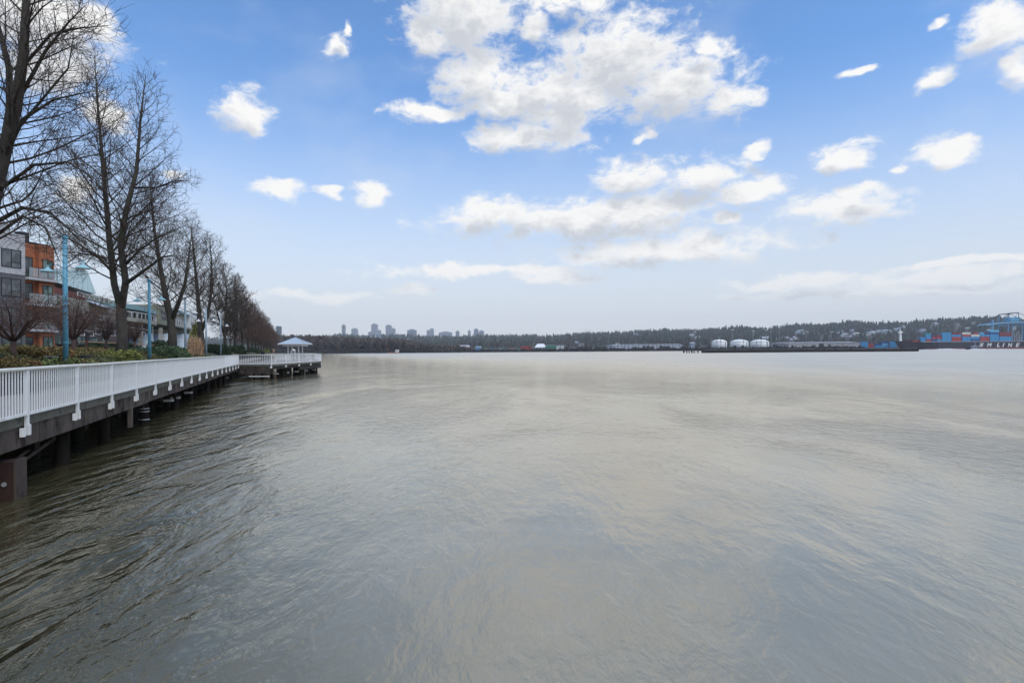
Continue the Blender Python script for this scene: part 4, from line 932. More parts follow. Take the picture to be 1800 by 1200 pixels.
# pale skylight roof above the stepped terraces
rb = MB(); z0_, z1_ = cz(140,508,CO+2), cz(152,476,CO+8); a0, a1 = cs(97), cs(196); am = cs(152,CO+8)
rb.add([pr(a0,CO+2,z0_), pr(a1,CO+2,z0_), pr(a1,CO+14,z0_), pr(a0,CO+14,z0_), pr(am-3,CO+8,z1_), pr(am+1,CO+8,z1_)], [(0,1,5,4),(1,2,5),(2,3,4,5),(3,0,4),(3,2,1,0)])
rfo = rb.build('roof', M['mint_roof'], cd)
for k in range(9):
    f0 = (k+.5)/9; p0 = pr(a0+(a1-a0)*f0, CO+1.98, z0_+.05); p1 = pr(am-3+4*f0, CO+8, z1_+.03); MB().tube([p0,p1], .05, 4).build('roof_rib', M['mint_roof'], rfo)
cbox('fascia', 98, 172, 519, 508.5, CO+1.5, CO+12, 'red_trim', pref=135)
cbox('top_storey', 97, 200, 527.5, 519.3, CO+2.4, CO+12, 'brown_wall', pref=150)
sl = MB(); za, zb = cz(186,541), cz(186,527); sl.add([pr(cs(170),CO-.4,za), pr(cs(202),CO-.4,za), pr(cs(202),CO+2.6,zb), pr(cs(170),CO+2.6,zb)], [(0,1,2,3)]); sl.add([pr(cs(170),CO-.4,za-.15), pr(cs(202),CO-.4,za-.15), pr(cs(202),CO+2.6,zb-.15), pr(cs(170),CO+2.6,zb-.15)], [(3,2,1,0)]); sl.build('sloped_roof', M['metal_roof'], cd)
wb = MB(); wb.hexa([pr(cs(167),CO+.2,cz(170,512)), pr(cs(169),CO+.2,cz(170,512)), pr(cs(169),CO+1.3,cz(170,512)), pr(cs(167),CO+1.3,cz(170,512)), pr(cs(167),CO+1.2,cz(170,508)), pr(cs(169),CO+1.2,cz(170,508)), pr(cs(169),CO+1.4,cz(170,508)), pr(cs(167),CO+1.4,cz(170,508))])
def white_rail(root, px0, px1, pyb, pyt, o_, nposts, pref=None):
    pref = pref or (px0+px1)/2; zb_, zt_ = cz(pref,pyb), cz(pref,pyt); s0_, s1_ = cs(px0), cs(px1)
    r_ = MB().fbox(pr, s0_, s1_, o_-.04, o_+.04, zt_-.09, zt_).build('balcony_rail', M['white_paint'], root)
    MB().fbox(pr, s0_, s1_, o_-.03, o_+.03, zb_, zb_+.07).build('bottom_bar', M['white_paint'], r_)
    for k in range(nposts):
        c = s0_+(s1_-s0_)*(k+.02)/(nposts-1+.04); MB().fbox(pr, c-.05, c+.05, o_-.035, o_+.035, zb_, zt_-.09).build('rail_post', M['white_paint'], r_)
white_rail(cd, 140, 202, 527, 521, CO+.2, 8, 170)
white_rail(cd, 106, 142, 590, 580, CO-1.5, 5, 124); white_rail(cd, 146, 205, 590, 580, CO-1.5, 8, 175); white_rail(cd, 212, 240, 590.5, 582, CO-1.5, 5, 226)
for px0, px1 in ((104,118),(124,138),(144,158),(164,180),(186,200)):
    window(cd, lambda a,b,z: pr(a,-b,z), cs(px0), cs(px1), cz(150,558), cz(150,543), -CO-1.0+.004, 1, 'glass', trans=False)
    window(cd, lambda a,b,z: pr(a,-b,z), cs(px0), cs(px1), cz(150,579), cz(150,563), -CO-0.6+.004, 1, 'glass', trans=False)
    window(cd, lambda a,b,z: pr(a,-b,z), cs(px0), cs(px1), cz(150,606), cz(150,591), -CO-2.2+1.605, 1, 'glass_green', trans=False)
# curved bay with teal eave
def arc(px0, px1, o0, bulge, n=9):
    s0_, s1_ = cs(px0), cs(px1); return [(s0_+(s1_-s0_)*k/(n-1), o0-bulge*math.sin(math.pi*k/(n-1))**0.8) for k in range(n)]
def bay(name, px0, px1, py0, py1, o0, bulge, mt, pref, parent=None):
    a = arc(px0, px1, o0, bulge); return MB().prism(a+[(a[-1][0],CO+6),(a[0][0],CO+6)], pr, cz(pref,py0), cz(pref,py1)).build(name, M[mt], parent or cd)
bay('bay_wall', 222, 268, 562, 548.5, CO+1.2, 1.2, 'glass', 245)
bay('bay_eave', 216, 275, 548.3, 541, CO+.2, 1.8, 'teal_roof', 245)
bay('bay_slab', 217, 274, 568.5, 562.2, CO+.0, 1.7, 'cream', 245)
a = arc(219, 272, CO-.1, 1.65, 13); zb_, zt_ = cz(245,562.1), cz(245,553)
rr_ = MB().tube([pr(q[0],q[1],zt_) for q in a], .06, 5).build('balcony_rail', M['white_paint'], cd)
for q in a: MB().tube([pr(q[0],q[1],zb_), pr(q[0],q[1],zt_)], .045, 5).build('rail_post', M['white_paint'], rr_)
for k in range(7):
    q = arc(222, 268, CO+1.15, 1.2, 7)[k]; MB().tube([pr(q[0],q[1]-.05,cz(245,562)), pr(q[0],q[1]-.05,cz(245,548.4))], .13, 5).build('mullion', M['cream'], cd)
cbox('box_bay', 273, 293, 571, 539, CO-0.8, CO+10, 'olive_wall', pref=283)
window(cd, lambda a,b,z: pr(a,-b,z), cs(277), cs(289), cz(283,562), cz(283,548), -CO+0.8+.004, 1, 'glass', trans=False)
cbox('upper_wall', 293.2, 331, 572, 549, CO+0.8, CO+10, 'cream', pref=312)
cbox('roof_slab', 293.2, 332, 548.8, 545.5, CO-.4, CO+10, 'teal_roof', pref=312)
cbox('slab', 293.2, 331, 575.5, 572.2, CO-0.9, CO+10, 'cream', pref=312)
white_rail(cd, 294, 330, 572, 564, CO-.85, 10, 312)
for px0, px1 in ((296,304),(306,314),(316,326)): window(cd, lambda a,b,z: pr(a,-b,z), cs(px0), cs(px1), cz(312,571), cz(312,555), -CO-.8+.004, 1, 'glass', trans=False)
cbox('end_wall', 331.2, 346, 600, 548, CO-0.4, CO+9, 'white_paint', pref=338)
window(cd, lambda a,b,z: pr(a,-b,z), cs(333), cs(338), cz(338,575), cz(338,558), -CO+0.4+.004, 0, 'glass', trans=False)
window(cd, lambda a,b,z: pr(a,-b,z), cs(340), cs(344.5), cz(338,575), cz(338,558), -CO+0.4+.004, 0, 'glass', trans=False)
for px0, px1 in ((246,258),(284,295),(313,325)):
    bz0, bz1 = cz(px0+5,611), cz(px0+5,586); s0_, s1_ = cs(px0), cs(px1)
    MB().hexa([pr(s0_,CO-1.5,bz0), pr(s1_,CO-1.5,bz0), pr(s1_,CO+2.1,bz0), pr(s0_,CO+2.1,bz0), pr(s0_+(s1_-s0_)*.45,CO-1.0,bz1), pr(s1_,CO-1.0,bz1), pr(s1_,CO+2.1,bz1), pr(s0_+(s1_-s0_)*.45,CO+2.1,bz1)]).build('sloped_wall', M['pale_blue_wall'], cd)
for px in (240, 259, 276, 300, 330): cbox('column', px-1, px+1, 612, 569 if px < 270 else 576, CO-1.0, CO-.4, 'cream', pref=px)
white_rail(cd, 268, 280, 597, 588, CO-1.2, 6, 274); white_rail(cd, 300, 312, 598, 590, CO-1.2, 6, 306)
cbox('roof_garden', 222, 262, 541, 537, CO+1, CO+6, 'hedge_green', pref=240)
cbox('upper_storey', 225, 330, 545, 535, CO+6.5, CO+12, 'olive_wall', pref=280)

# ------------------------------------------------------------------ distant towers
TW = [(601,606,571.7,'grey','slim dark tower with a mast, leftmost on the far skyline'),(618,627,578,'pale','short pale block right of the slim dark tower'),(652.6,662,570,'pale','tallest pale tower on the far skyline'),
      (647,653,584,'pale','low pale block against the tallest tower'),(663,669,581,'pale','small pale block just right of the tallest tower'),(678,687,572,'pale','tall pale tower with dark middle, second tallest on the skyline'),(687,694,578,'pale','lower tower joined to the right of the second tallest'),
      (716,731,580,'grey','wide grey slab building in the middle of the skyline'),(750,755.5,581,'pale','smaller of two narrow towers standing together'),(755.7,762,578,'pale','taller of two narrow towers standing together'),(772,794,584,'pale','long low pale block right of the two narrow towers'),
      (801,807,582.5,'grey','small grey tower right of the long low block'),(822.5,827,581.5,'pale','narrowest pale tower at the right of the skyline'),(833,840.5,579,'grey','taller of the last two grey towers at right'),(842,850.5,582,'grey','rightmost grey tower of the far skyline')]
for x0, x1, yt, cm, lb in TW:
    Z = 4300.0; a = P(x0, yt, Z); b = P(x1, yt, Z); zt_ = a.z; z0_ = 30.0; cx = (a.x+b.x)/2; w_ = b.x-a.x; dp = min(w_, 40)
    t = thing('tower_block', Vector((cx,Z,z0_)), lb, 'tower', 'towers of the far skyline')
    MB().box(a.x, b.x, Z, Z+dp, z0_, zt_).build('core', M['tower_glass' if cm == 'grey' else 'tower_grey'], t)
    n = max(3, int((zt_-z0_)/7.5))
    for k in range(n):
        z = z0_+(zt_-z0_)*(k+.5)/n; MB().box(a.x-1, b.x+1, Z-1.2, Z+dp+1, z, z+(zt_-z0_)/n*.55).build('storey', M['tower_'+cm], t)
    MB().box(a.x+w_*.25, b.x-w_*.25, Z+4, Z+dp-4, zt_, zt_+7).build('plant_room', M['tower_'+cm], t)
    for e_ in (a.x-1, b.x-3): MB().box(e_, e_+4, Z-2, Z+2, z0_, zt_).build('corner_pier', M['tower_'+cm], t)
    if x0 == 601:
        MB().tube([Vector((cx,Z+10,zt_)), Vector((cx,Z+10,zt_+20))], [1.5,.4], 6).build('mast', M['tower_grey'], t)
        MB().box(a.x-3, b.x+3, Z-3, Z+dp+3, zt_-9, zt_-5).build('crown_ring', M['tower_grey'], t)
t = thing('tower_block', P(488,618,900), 'dark tower rising just behind the end of the tree row', 'tower')
a, b = P(485.5,573,900), P(489.5,573,900); MB().box(a.x,b.x,900,912,3,a.z).build('core', M['tower_glass'], t)
for k in range(14): z = 4+(a.z-4)*k/14; MB().box(a.x-.3,b.x+.3,899.6,912.3,z,z+1.3).build('storey', M['tower_grey'], t)

# ------------------------------------------------------------------ hillside houses
hw = MB(); hw.box(-7,7,-5,5,-3,5.5); hw_me = hw.mesh('wall'); hr = MB(); hr.add([(-7.6,-5.8,5.5),(7.6,-5.8,5.5),(7.6,5.8,5.5),(-7.6,5.8,5.5),(-7.6,0,8.6),(7.6,0,8.6)], [(0,1,5,4),(2,3,4,5),(1,2,5),(3,0,4),(3,2,1,0)]); hr_me = hr.mesh('roof')
hm = [M['white_paint'], M['pale_panel'], M['cream'], M['shed_pale']]
walls = [hw_me.copy() for _ in hm]; [me.materials.append(m) for me, m in zip(walls, hm)]; roofs = [hr_me.copy() for _ in range(3)]; [me.materials.append(M[k]) for me, k in zip(roofs, ('metal_roof','shed_roof','brown_wall'))]
win = MB(); [win.box(x-1.1,x+1.1,-5.15,-5.02,z,z+1.6) for x in (-4.5,0,4.5) for z in (0.2,3.2)]; win_me = win.mesh('windows'); win_me.materials.append(M['tower_glass'])
for u, Z in HOUSES:
    t = thing('house', Vector((u*Z, Z, far_z(u,Z)+1.5)), 'small pale house among the trees on the far hillside', 'house', 'houses on the far hillside')
    k = random.uniform(.7,1.3)*(Z/1900); t.scale = (k, k, k*0.8); t.rotation_euler = (0,0,random.uniform(-.6,.6))
    link('wall', random.choice(walls), None, t); link('roof', random.choice(roofs), None, t); tag(link('window_panes', win_me, None, t), kind='stuff')

# ------------------------------------------------------------------ shore buildings
def gable(name, px0, px1, py_e, py_r, Z, dp, wm, rm, label, doors=(), zb=2.4, ridge='x'):
    a, b = P(px0,py_e,Z), P(px1,py_e,Z); zr = P((px0+px1)/2,py_r,Z).z; ze = a.z; t = thing(name, Vector(((a.x+b.x)/2,Z,zb)), label, 'building')
    MB().box(a.x,b.x,Z,Z+dp,zb,ze).build('wall', M[wm], t)
    r = MB(); e = .8
    r.add([(a.x-e,Z-e,ze+.01),(b.x+e,Z-e,ze+.01),(b.x+e,Z+dp+e,ze+.01),(a.x-e,Z+dp+e,ze+.01),(a.x-e+(zr-ze)*.8,Z+dp/2,zr),(b.x+e-(zr-ze)*.8,Z+dp/2,zr)], [(0,1,5,4),(2,3,4,5),(1,2,5),(3,0,4),(3,2,1,0)]); r.build('roof', M[rm], t)
    n = max(2, int((b.x-a.x)/6))
    for k in range(n+1):
        x = a.x+(b.x-a.x)*k/n; MB().box(x-.12,x+.12,Z-.15,Z-.01,zb,ze-.1).build('pilaster', M[wm], t)
    for d0, d1, yt in doors:
        p, q = P(d0,yt,Z), P(d1,yt,Z); MB().box(p.x,q.x,Z-.3,Z-.02,zb,p.z).build('door', M['dark_door'], t)
    return t
gable('warehouse', 1385, 1512.5, 602.5, 600.7, 850, 60, 'shed_wall', 'shed_roof', 'long buff warehouse with a dark doorway right of the storage tanks', ((1439.5,1448,604),(1398,1400,607)))
gable('warehouse', 1078, 1200, 606, 604.6, 860, 50, 'shed_pale', 'shed_roof', 'long pale low shed behind the row of tall bare trees', ((1115,1119,609),(1166,1178,608.5)))
gable('shed', 941, 961, 610.5, 603.8, 810, 26, 'shed_pale', 'tank_white', 'white-roofed open shed left of the green store on the far shore', ((944,946,611.5),(949,951,611.5),(955,957,611.5)))
gable('store', 960.5, 977.5, 607.5, 606.2, 800, 14, 'c_green', 'c_green', 'dark green store building at the far waterline')
gable('store', 978, 991, 607.6, 606.8, 806, 10, 'c_white', 'shed_roof', 'small white store right of the dark green store')
gable('store', 807, 823, 608, 606.5, 850, 20, 'c_pink', 'shed_roof', 'pinkish white store building left on the far industrial shore')
gable('store', 820, 825, 609.5, 608, 830, 10, 'c_yellow', 'shed_roof', 'small yellow store beside the pinkish white store')
gable('store', 836, 845, 610, 608.5, 860, 15, 'c_light blue', 'metal_roof', 'pale blue-grey store in the far industrial yard')
gable('store', 1215, 1222, 603, 601.5, 870, 10, 'metal_roof', 'shed_roof', 'grey-blue store left of the storage tanks')
# containers: one corrugated box shape, copied
def container_mesh():
    b = MB(); L, W, H = 12.19, 2.44, 2.85
    b.box(0,L,0,W,0,H)
    for k in range(14): x = .35+k*(L-.9)/13; b.box(x,x+.42,-.05,-.004,.18,H-.18)
    for x in (0.02, L-.22): b.box(x,x+.2,-.07,-.003,0,H)
    return b
cm_base = container_mesh(); CM = {}
def container(x, y, z, col, label, L=12.19, group=None):
    if (col) not in CM:
        me = cm_base.mesh('container'); me.materials.append(M['c_'+col]); CM[col] = me
    o = link('shipping_container', CM[col], None, None, (x,y,z)); o.scale = (L/12.19,1,1); tag(o, label, 'container', group); return o
x = P(915,616,800).x
for k in range(2):
    for j in range(3): container(x+j*5.4, 800, 2.6+k*2.88, 'red' if (k+j) % 3 else 'dark red', '%s red container, %s of three from the left in the stack beside the white-roofed shed' % (('lower','upper')[k], ('first','second','third')[j]), 5.2, 'red containers on the far shore')
cols = ['red','orange','pale green','green','white','yellow','grey','blue','cream','dark red']
for i in range(34):
    px = random.uniform(826, 914); c = random.choice(cols); k = random.randrange(2); xx = P(px,616,830).x
    container(xx, 806+random.random()*60, 2.7+k*0, c, '%s container or trailer in the far yard between the yellow store and red stack' % c, random.choice([6.1,12.19]), 'containers in the far yard')
for i, px in enumerate((1518,1530,1543,1556.5,1569,1581)):
    for k in range(3 if i in (0,3,4) else 2):
        c = random.choice(['blue','light blue','navy','blue','red']) if not (i == 1 and k < 2) else 'red'
        container(P(px,612,790).x, 795+i % 2*3, 2.6+k*2.88, c, '%s container, %s up in the %s quay stack left of the ship' % (c, ('bottom','second','third')[k], ('first','second','third','fourth','fifth','sixth')[i]), 9.4, 'containers on the quay behind the bow')
# storage tanks
for (x0, x1, lb) in ((1251.5,1277,'white domed storage tank, left of three'),(1284.5,1314.5,'white domed storage tank, middle of three'),(1320,1350.5,'white domed storage tank, right of three')):
    Z = 825.0; a, b = P(x0,601,Z), P(x1,601,Z); r = (b.x-a.x)/2; cx = (a.x+b.x)/2; h = a.z-2.6; dome = P((x0+x1)/2,596.2,Z).z-a.z
    t = thing('storage_tank', Vector((cx,Z,2.6)), lb, 'storage tank', 'white storage tanks on the far shore')
    MB().lathe((cx,Z,2.6), [(r,0),(r,h)], 32).build('shell', M['tank_white'], t, smooth=True)
    MB().lathe((cx,Z,2.6+h), [(r+.25,0.01),(r+.25,.25),(r*.8,dome*.5),(r*.45,dome*.85),(0.6,dome)], 32).build('dome', M['tank_white'], t, smooth=True)
    for k in range(2): MB().lathe((cx,Z,2.6+h*(k+1)/3), [(r,0),(r+.12,0.02),(r+.12,.2),(r,.22)], 32).build('wind_girder', M['shed_roof'], t)
    MB().box(cx+r*.5,cx+r*.5+.8,Z-r*.87-.6,Z-r*.87,2.6,2.6+h).build('stair', M['steel'], t)
# flood-light masts
for mi, (px, yt) in enumerate(((1221,584),(1288,580),(1324,582),(1347,580.5),(1355,577),(1370,576),(1418,583),(1462,583.5),(1473,585),(1580,583),(1500,588),(1532,585))):
    Z = 835.0; p = P(px,yt,Z); t = thing('light_mast', Vector((p.x,Z,2.8)), 'tall thin floodlight mast on the far shore, '+('behind the left tank','behind the middle tank','left of two behind the right tank','right of two behind the right tank','just right of the tanks','second right of the tanks','above the left end of the buff warehouse','left of two above the buff warehouse','right of two above the buff warehouse','above the quay containers by the bow','above the right end of the buff warehouse','above the gap before the quay containers')[mi], 'light mast', 'floodlight masts on the far shore')
    MB().tube([Vector((p.x,Z,2.8)), Vector((p.x,Z,p.z))], [.34,.2], 6).build('mast', M['c_grey'], t)
    MB().box(p.x-2.2,p.x+2.2,Z-.35,Z+.35,p.z,p.z+.7).build('lamp_head', M['c_white'], t)
# tall bare trees on the far bank
pro = []
for sd in (71,72,73,74):
    t = Tree(sd, 0.5, 0.075); h = 22.0; rg = t.rg
    t.leader([Vector((0,0,-1)), Vector((rg.uniform(-.4,.4),0,h*.4)), Vector((rg.uniform(-.6,.6),0,h*.75)), Vector((rg.uniform(-.6,.6),0,h))], [.36,.28,.17,.05], start=0.42, spacing=0.8, Lmax=5.5, maxlevel=3, ang0=.6, up=0.2)
    o = t.finish('tall_bare_tree', Vector((0,0,0)), 'x', 'tall bare trees on the far bank', 'poplar', 'poplar'); KIDS[o.name] = [k for k in bpy.data.objects if k.parent == o]; pro.append(o)
first = set()
for i, px in enumerate([985,996,1000,1004,1030,1033,1037,1044,1052,1060,1074,1086,1093,1098,1105,1113,1123,1130,1134,1140,1148,1155,1160,1168,1175,1182,1194,1199,1203,1207,1213,1226,1234,1241,1260,1267,1280,1307,1330,1338,1348,1364,1376,1386]):
    k = i % 4; o = pro[k] if k not in first else copy_tree(pro[k]); first.add(k); Z = random.uniform(785, 812)
    yt = float(np.interp(px, [980,1000,1031,1045,1100,1150,1210,1250,1300,1390], [590,584,579,586,588,587,588,592,592,598]))*1.0+random.uniform(-2,4)
    h = P(px,yt,Z).z-2; o.location = ((px-900)/1000*Z, Z, 2.2); q = h/22.0; o.scale = (q*1.0, q*1.0, q); o.rotation_euler = (0,0,random.uniform(0,6.28))
    o['label'] = 'tall thin leafless tree in the row on the far bank'
# row of mooring posts, small work barge
for i, px in enumerate((763,768,773,778,784,789,795)):
    Z = 690; p = P(px,612.5+random.uniform(-1.5,2),Z); t = thing('mooring_pile', Vector((p.x,Z,-1)), ('first','second','third','fourth','fifth','sixth','seventh')[i]+' thin mooring pile from the left in the row off the far bank', 'pile', 'mooring piles off the far bank')
    MB().tube([Vector((p.x,Z,-1)), Vector((p.x+.2,Z,p.z))], [.28,.22], 6).build('shaft', M['poplar'], t); MB().lathe((p.x+.2,Z,p.z), [(.25,0),(.3,.05),(.2,.5)], 6).build('cap', M['c_cream'], t)
bg_ = thing('work_barge', P(690,620,765), 'small orange work barge with white cabin moored at the far bank', 'barge')
a, b = P(681,617,765), P(701,617,765); MB().hexa([(a.x+1,762,-.3),(b.x-1,762,-.3),(b.x-1,769,-.3),(a.x+1,769,-.3),(a.x,761,1.3),(b.x,761,1.3),(b.x,770,1.3),(a.x,770,1.3)]).build('hull', M['c_orange'], bg_)
c = P(698,612,765); cb_ = MB().box(c.x-2,c.x+2,763,768,1.3,4.6).build('cabin', M['white_paint'], bg_); MB().box(c.x-1.6,c.x+1.6,762.9,762.98,2.9,3.9).build('window', M['tower_glass'], cb_)
MB().tube([P(684,616,765), P(681,610.5,765)], .25, 5).build('crane_arm', M['c_red'], bg_)

# ------------------------------------------------------------------ long low dock in the river
dk = thing('dock', P(1420,618,398), 'long low black timber dock lying in the river before the tanks', 'dock')
x0, x1 = P(1234,616,396).x, P(1615.5,616,396).x
MB().box(x0,x1,396.6,402,1.35,2.05).build('deck', M['black_timber'], dk)
L = (x1-x0)/18
for k in range(18): MB().box(x0+k*L+.06,x0+(k+1)*L-.06,396.0,396.58,0.25+random.uniform(-.1,.05),1.95+random.uniform(-.05,.05)).build('fender_wall', M['black_timber'], dk)
MB().box(x0,x1,396.9,397.2,-0.6,1.3).build('skirt', M['black_timber'], dk)
for k in range(54):
    x = x0+(x1-x0)*(k+.3)/54+random.uniform(-.4,.4); MB().tube([Vector((x,395.8,-1)), Vector((x+random.uniform(-.1,.1),395.8,random.uniform(1.6,2.25)))], .17, 6).build('pile', M['black_timber'], dk)
for k in range(13):
    x = x0+(x1-x0)*(k+.5)/13; MB().box(x-5,x+5,396.8,397.0,2.06,2.22).build('curb', M['c_grey'], dk)
for px, yt in ((1261,603),(1302,607),(1318,600)):
    p = P(px,yt,398); MB().tube([Vector((p.x,398,2)), Vector((p.x,398,p.z))], .07, 5).build('pole', M['grey_post'], dk)
for px, h in ((1202,1.9),(1207,1.5),(1212,1.2),(1216,1.6),(1221,1.3),(1227,1.7)):
    x = P(px,616,396).x; t = thing('pile_cluster', Vector((x,396,-1)), 'dark broken pile cluster off the left end of the dock', 'piles', 'broken piles left of the dock')
    for k in range(4): MB().tube([Vector((x+random.uniform(-.6,.6),396+random.uniform(-.5,.5),-1)), Vector((x+random.uniform(-.7,.7),396+random.uniform(-.5,.5),h+random.uniform(-.4,.3)))], .2, 6).build('pile', M['black_timber'], t)

# ------------------------------------------------------------------ container ship
SZ = 735.0
def sx_(zx): return P(1540+zx/6.923, 612, SZ).x
ship = thing('container_ship', Vector((sx_(1200),SZ+16,0)), 'large black container ship loaded with stacked containers at the right', 'ship')
zd = P(1700, 530+490/6.923, SZ).z; zfc = P(1590, 530+484/6.923, SZ).z+.6
xb = sx_(330); xe = sx_(330)+290.0; yc = SZ+16
def hull_sections():
    st = []
    for i, f in enumerate((0,.012,.03,.06,.10,.16,.25,.5,.8,.95,1.0)):
        x = xb+f*(xe-xb); wd = 16*min(1, (f/.15))**.55 if f < .15 else (16 if f < .9 else 16-4*(f-.9)/.1); st.append((x, max(.3,wd)))
    return st
hb = MB(); secs = hull_sections(); nz_ = 5
for j in range(nz_):
    zf_ = j/(nz_-1)
    for x, wd in secs:
        fr_ = (x-xb)/(xe-xb); top = zfc if fr_ < .075 else zd
        z = -1+(top+1)*zf_; rake = 8.5*(1-zf_)**1.2*max(0, 1-fr_/.05); ww = wd*(0.62+.38*zf_ if fr_ < .12 else 1.0)
        hb.v.append((x+rake, yc-ww, z))
    for x, wd in secs:
        fr_ = (x-xb)/(xe-xb); top = zfc if fr_ < .075 else zd
        z = -1+(top+1)*zf_; rake = 8.5*(1-zf_)**1.2*max(0, 1-fr_/.05); ww = wd*(0.62+.38*zf_ if fr_ < .12 else 1.0)
        hb.v.append((x+rake, yc+ww, z))
ns = len(secs)
for j in range(nz_-1):
    for i in range(ns-1):
        a, b = j*2*ns+i, (j+1)*2*ns+i; hb.f.append((a,a+1,b+1,b)); hb.f.append((b+ns,b+ns+1,a+ns+1,a+ns))
    hb.f.append((j*2*ns, (j+1)*2*ns, (j+1)*2*ns+ns, j*2*ns+ns)); e = ns-1; hb.f.append(((j+1)*2*ns+e, j*2*ns+e, j*2*ns+ns+e, (j+1)*2*ns+ns+e))
tq = (nz_-1)*2*ns
for i in range(ns-1): hb.f.append((tq+i, tq+i+1, tq+ns+i+1, tq+ns+i))
hull = hb.build('hull', M['hull'], ship)
MB().hexa([(sx_(560),SZ-.06,-.5),(xe-2,SZ-.06,-.5),(xe-2,SZ-.02,-.5),(sx_(560),SZ-.02,-.5),(sx_(600),SZ-.06,1.0),(xe-2,SZ-.06,3.6),(xe-2,SZ-.02,3.6),(sx_(600),SZ-.02,1.0)]).build('boot_topping', M['boot_red'], hull)
for k in range(40):
    x = sx_(690)+k*5.2
    MB().box(x-.06,x+.06,SZ+.2,SZ+.32,zd,zd+1.3).build('stanchion', M['c_grey'], ship)
MB().box(sx_(560),xe-20,SZ+.6,SZ+1.2,zd,zd+.9).build('hatch_coaming', M['c_grey'], ship)
bm_ = MB(); bm_.box(sx_(470),sx_(550),SZ+3,SZ+28,zd,zd+3.2); bm_.build('forecastle_house', M['c_dark red'], ship)
mx_ = sx_(400); mt_ = MB(); mt_.hexa([(mx_-1.6,yc-1.2,zd),(mx_+1.6,yc-1.2,zd),(mx_+1.6,yc+1.2,zd),(mx_-1.6,yc+1.2,zd),(mx_-.5,yc-.5,zd+17),(mx_+.5,yc-.5,zd+17),(mx_+.5,yc+.5,zd+17),(mx_-.5,yc+.5,zd+17)]); mo = mt_.build('foremast', M['tank_white'], ship)
MB().box(mx_-2.6,mx_+2.6,yc-1,yc+1,zd+12.5,zd+14.5).build('crow_nest', M['tank_white'], mo)
for dx_ in (-7, 8): MB().tube([Vector((mx_+dx_,yc,zd+.5)), Vector((mx_,yc,zd+15))], .08, 4).build('stay', M['c_grey'], mo)
MB().tube([Vector((sx_(340),yc,zfc)), Vector((sx_(340),yc,zfc+9))], .12, 5).build('jackstaff', M['c_grey'], ship)
bw_ = MB().box(sx_(2650),sx_(2720),SZ+2,SZ+30,zd,zd+34).build('superstructure', M['tank_white'], ship)
for k in range(9):
    z = zd+3+k*3.4
    for j in range(5): MB().box(sx_(2654)+j*1.7,sx_(2654)+j*1.7+1.0,SZ+1.9,SZ+1.98,z,z+1.3).build('window', M['tower_glass'], bw_)
lash = [(1672,14),(1700,10),(1730,13),(1760,8)]
for zx, h in lash:
    x = sx_(zx); lb_ = MB()
    for xx in (x, x+2.4): lb_.box(xx-.2,xx+.2,SZ+1.4,SZ+1.8,zd+.9,zd+.9+h)
    for k in range(5): lb_.box(x-.2,x+2.6,SZ+1.45,SZ+1.75,zd+.9+h*k/5,zd+.9+h*k/5+.3)
    lb_.build('lashing_bridge', M['c_grey'], ship)
def letter(ch, z0x, z1x, yt, yb):
    cu = bpy.data.curves.new('letter_curve','FONT'); cu.body = ch; cu.size = 1.0; cu.extrude = 0.0; cu.offset = 0.018; cu.shear = 0.25; cu.resolution_u = 3
    ob = bpy.data.objects.new('letter_tmp', cu); COL.objects.link(ob); bpy.context.view_layer.update()
    me = bpy.data.meshes.new_from_object(ob); bpy.data.objects.remove(ob)
    V = np.array([v.co[:] for v in me.vertices]); mn, mxx = V.min(0), V.max(0)
    X0, X1 = sx_(z0x), sx_(z1x); pT, pB = P(1540+z0x/6.923, 530+yt/6.923, SZ).z, P(1540+z0x/6.923, 530+yb/6.923, SZ).z
    base = wloc(ship)
    for v in me.vertices:
        x, y = (v.co.x-mn[0])/(mxx[0]-mn[0]), (v.co.y-mn[1])/(mxx[1]-mn[1]); v.co = (X0+(X1-X0)*x-base.x, SZ-.12-base.y, pB+(pT-pB)*y-base.z)
    me.materials.clear(); me.materials.append(M['tank_white']); link('letter', me, None, ship)
for ch, a, b in (('S',1250,1311),('M',1348,1408),('L',1468,1507),('I',1537,1563),('N',1603,1657),('E',1698,1748)): letter(ch, a, b, 504, 550)
ST = [((555,615),['blue','blue']),((620,685),['red','blue','blue','teal']),((690,748),['navy','red','purple']),((752,810),['blue','red','dark red']),((815,930),['blue','blue','blue','blue']),((935,1050),['red','red','blue','dark red']),
      ((1060,1165),['blue','blue','red','cream']),((1170,1275),['navy','blue','cream']),((1280,1395),['red','red','blue']),((1400,1510),['blue','blue','blue','navy','light blue']),((1515,1665),['blue','blue','dark red','dark red'])]
ORD = ['first','second','third','fourth','fifth','sixth','seventh','eighth','ninth','tenth','eleventh']; TI = ['bottom','second','third','fourth','fifth']
for i, ((a, b), cs_) in enumerate(ST):
    for k, c in enumerate(cs_):
        for row in range(2):
            if row == 1 and k < len(cs_)-1: continue
            lb_ = '%s container, %s tier of the %s stack back from the ship\'s bow' % (c, TI[k], ORD[i]) if row == 0 else '%s container behind the top of the %s stack back from the bow' % (c, ORD[i])
            container(sx_(a)+random.uniform(-.1,.1), SZ+1.4+row*2.6, zd+.93+k*2.88, c, lb_, sx_(b)-sx_(a)-.25, 'containers aboard the ship')
for zx, k, c, lb_ in ((1225,3,'red','single red container topping the cream one amidships'),(1300,3,'light blue','light blue half-length container on the eighth-ninth stack near the crane'),(1345,3,'purple','purple half-length container beside the tallest blue stack')):
    container(sx_(zx), SZ+4.2, zd+.93+k*2.88, c, lb_, 5.4, 'containers aboard the ship')
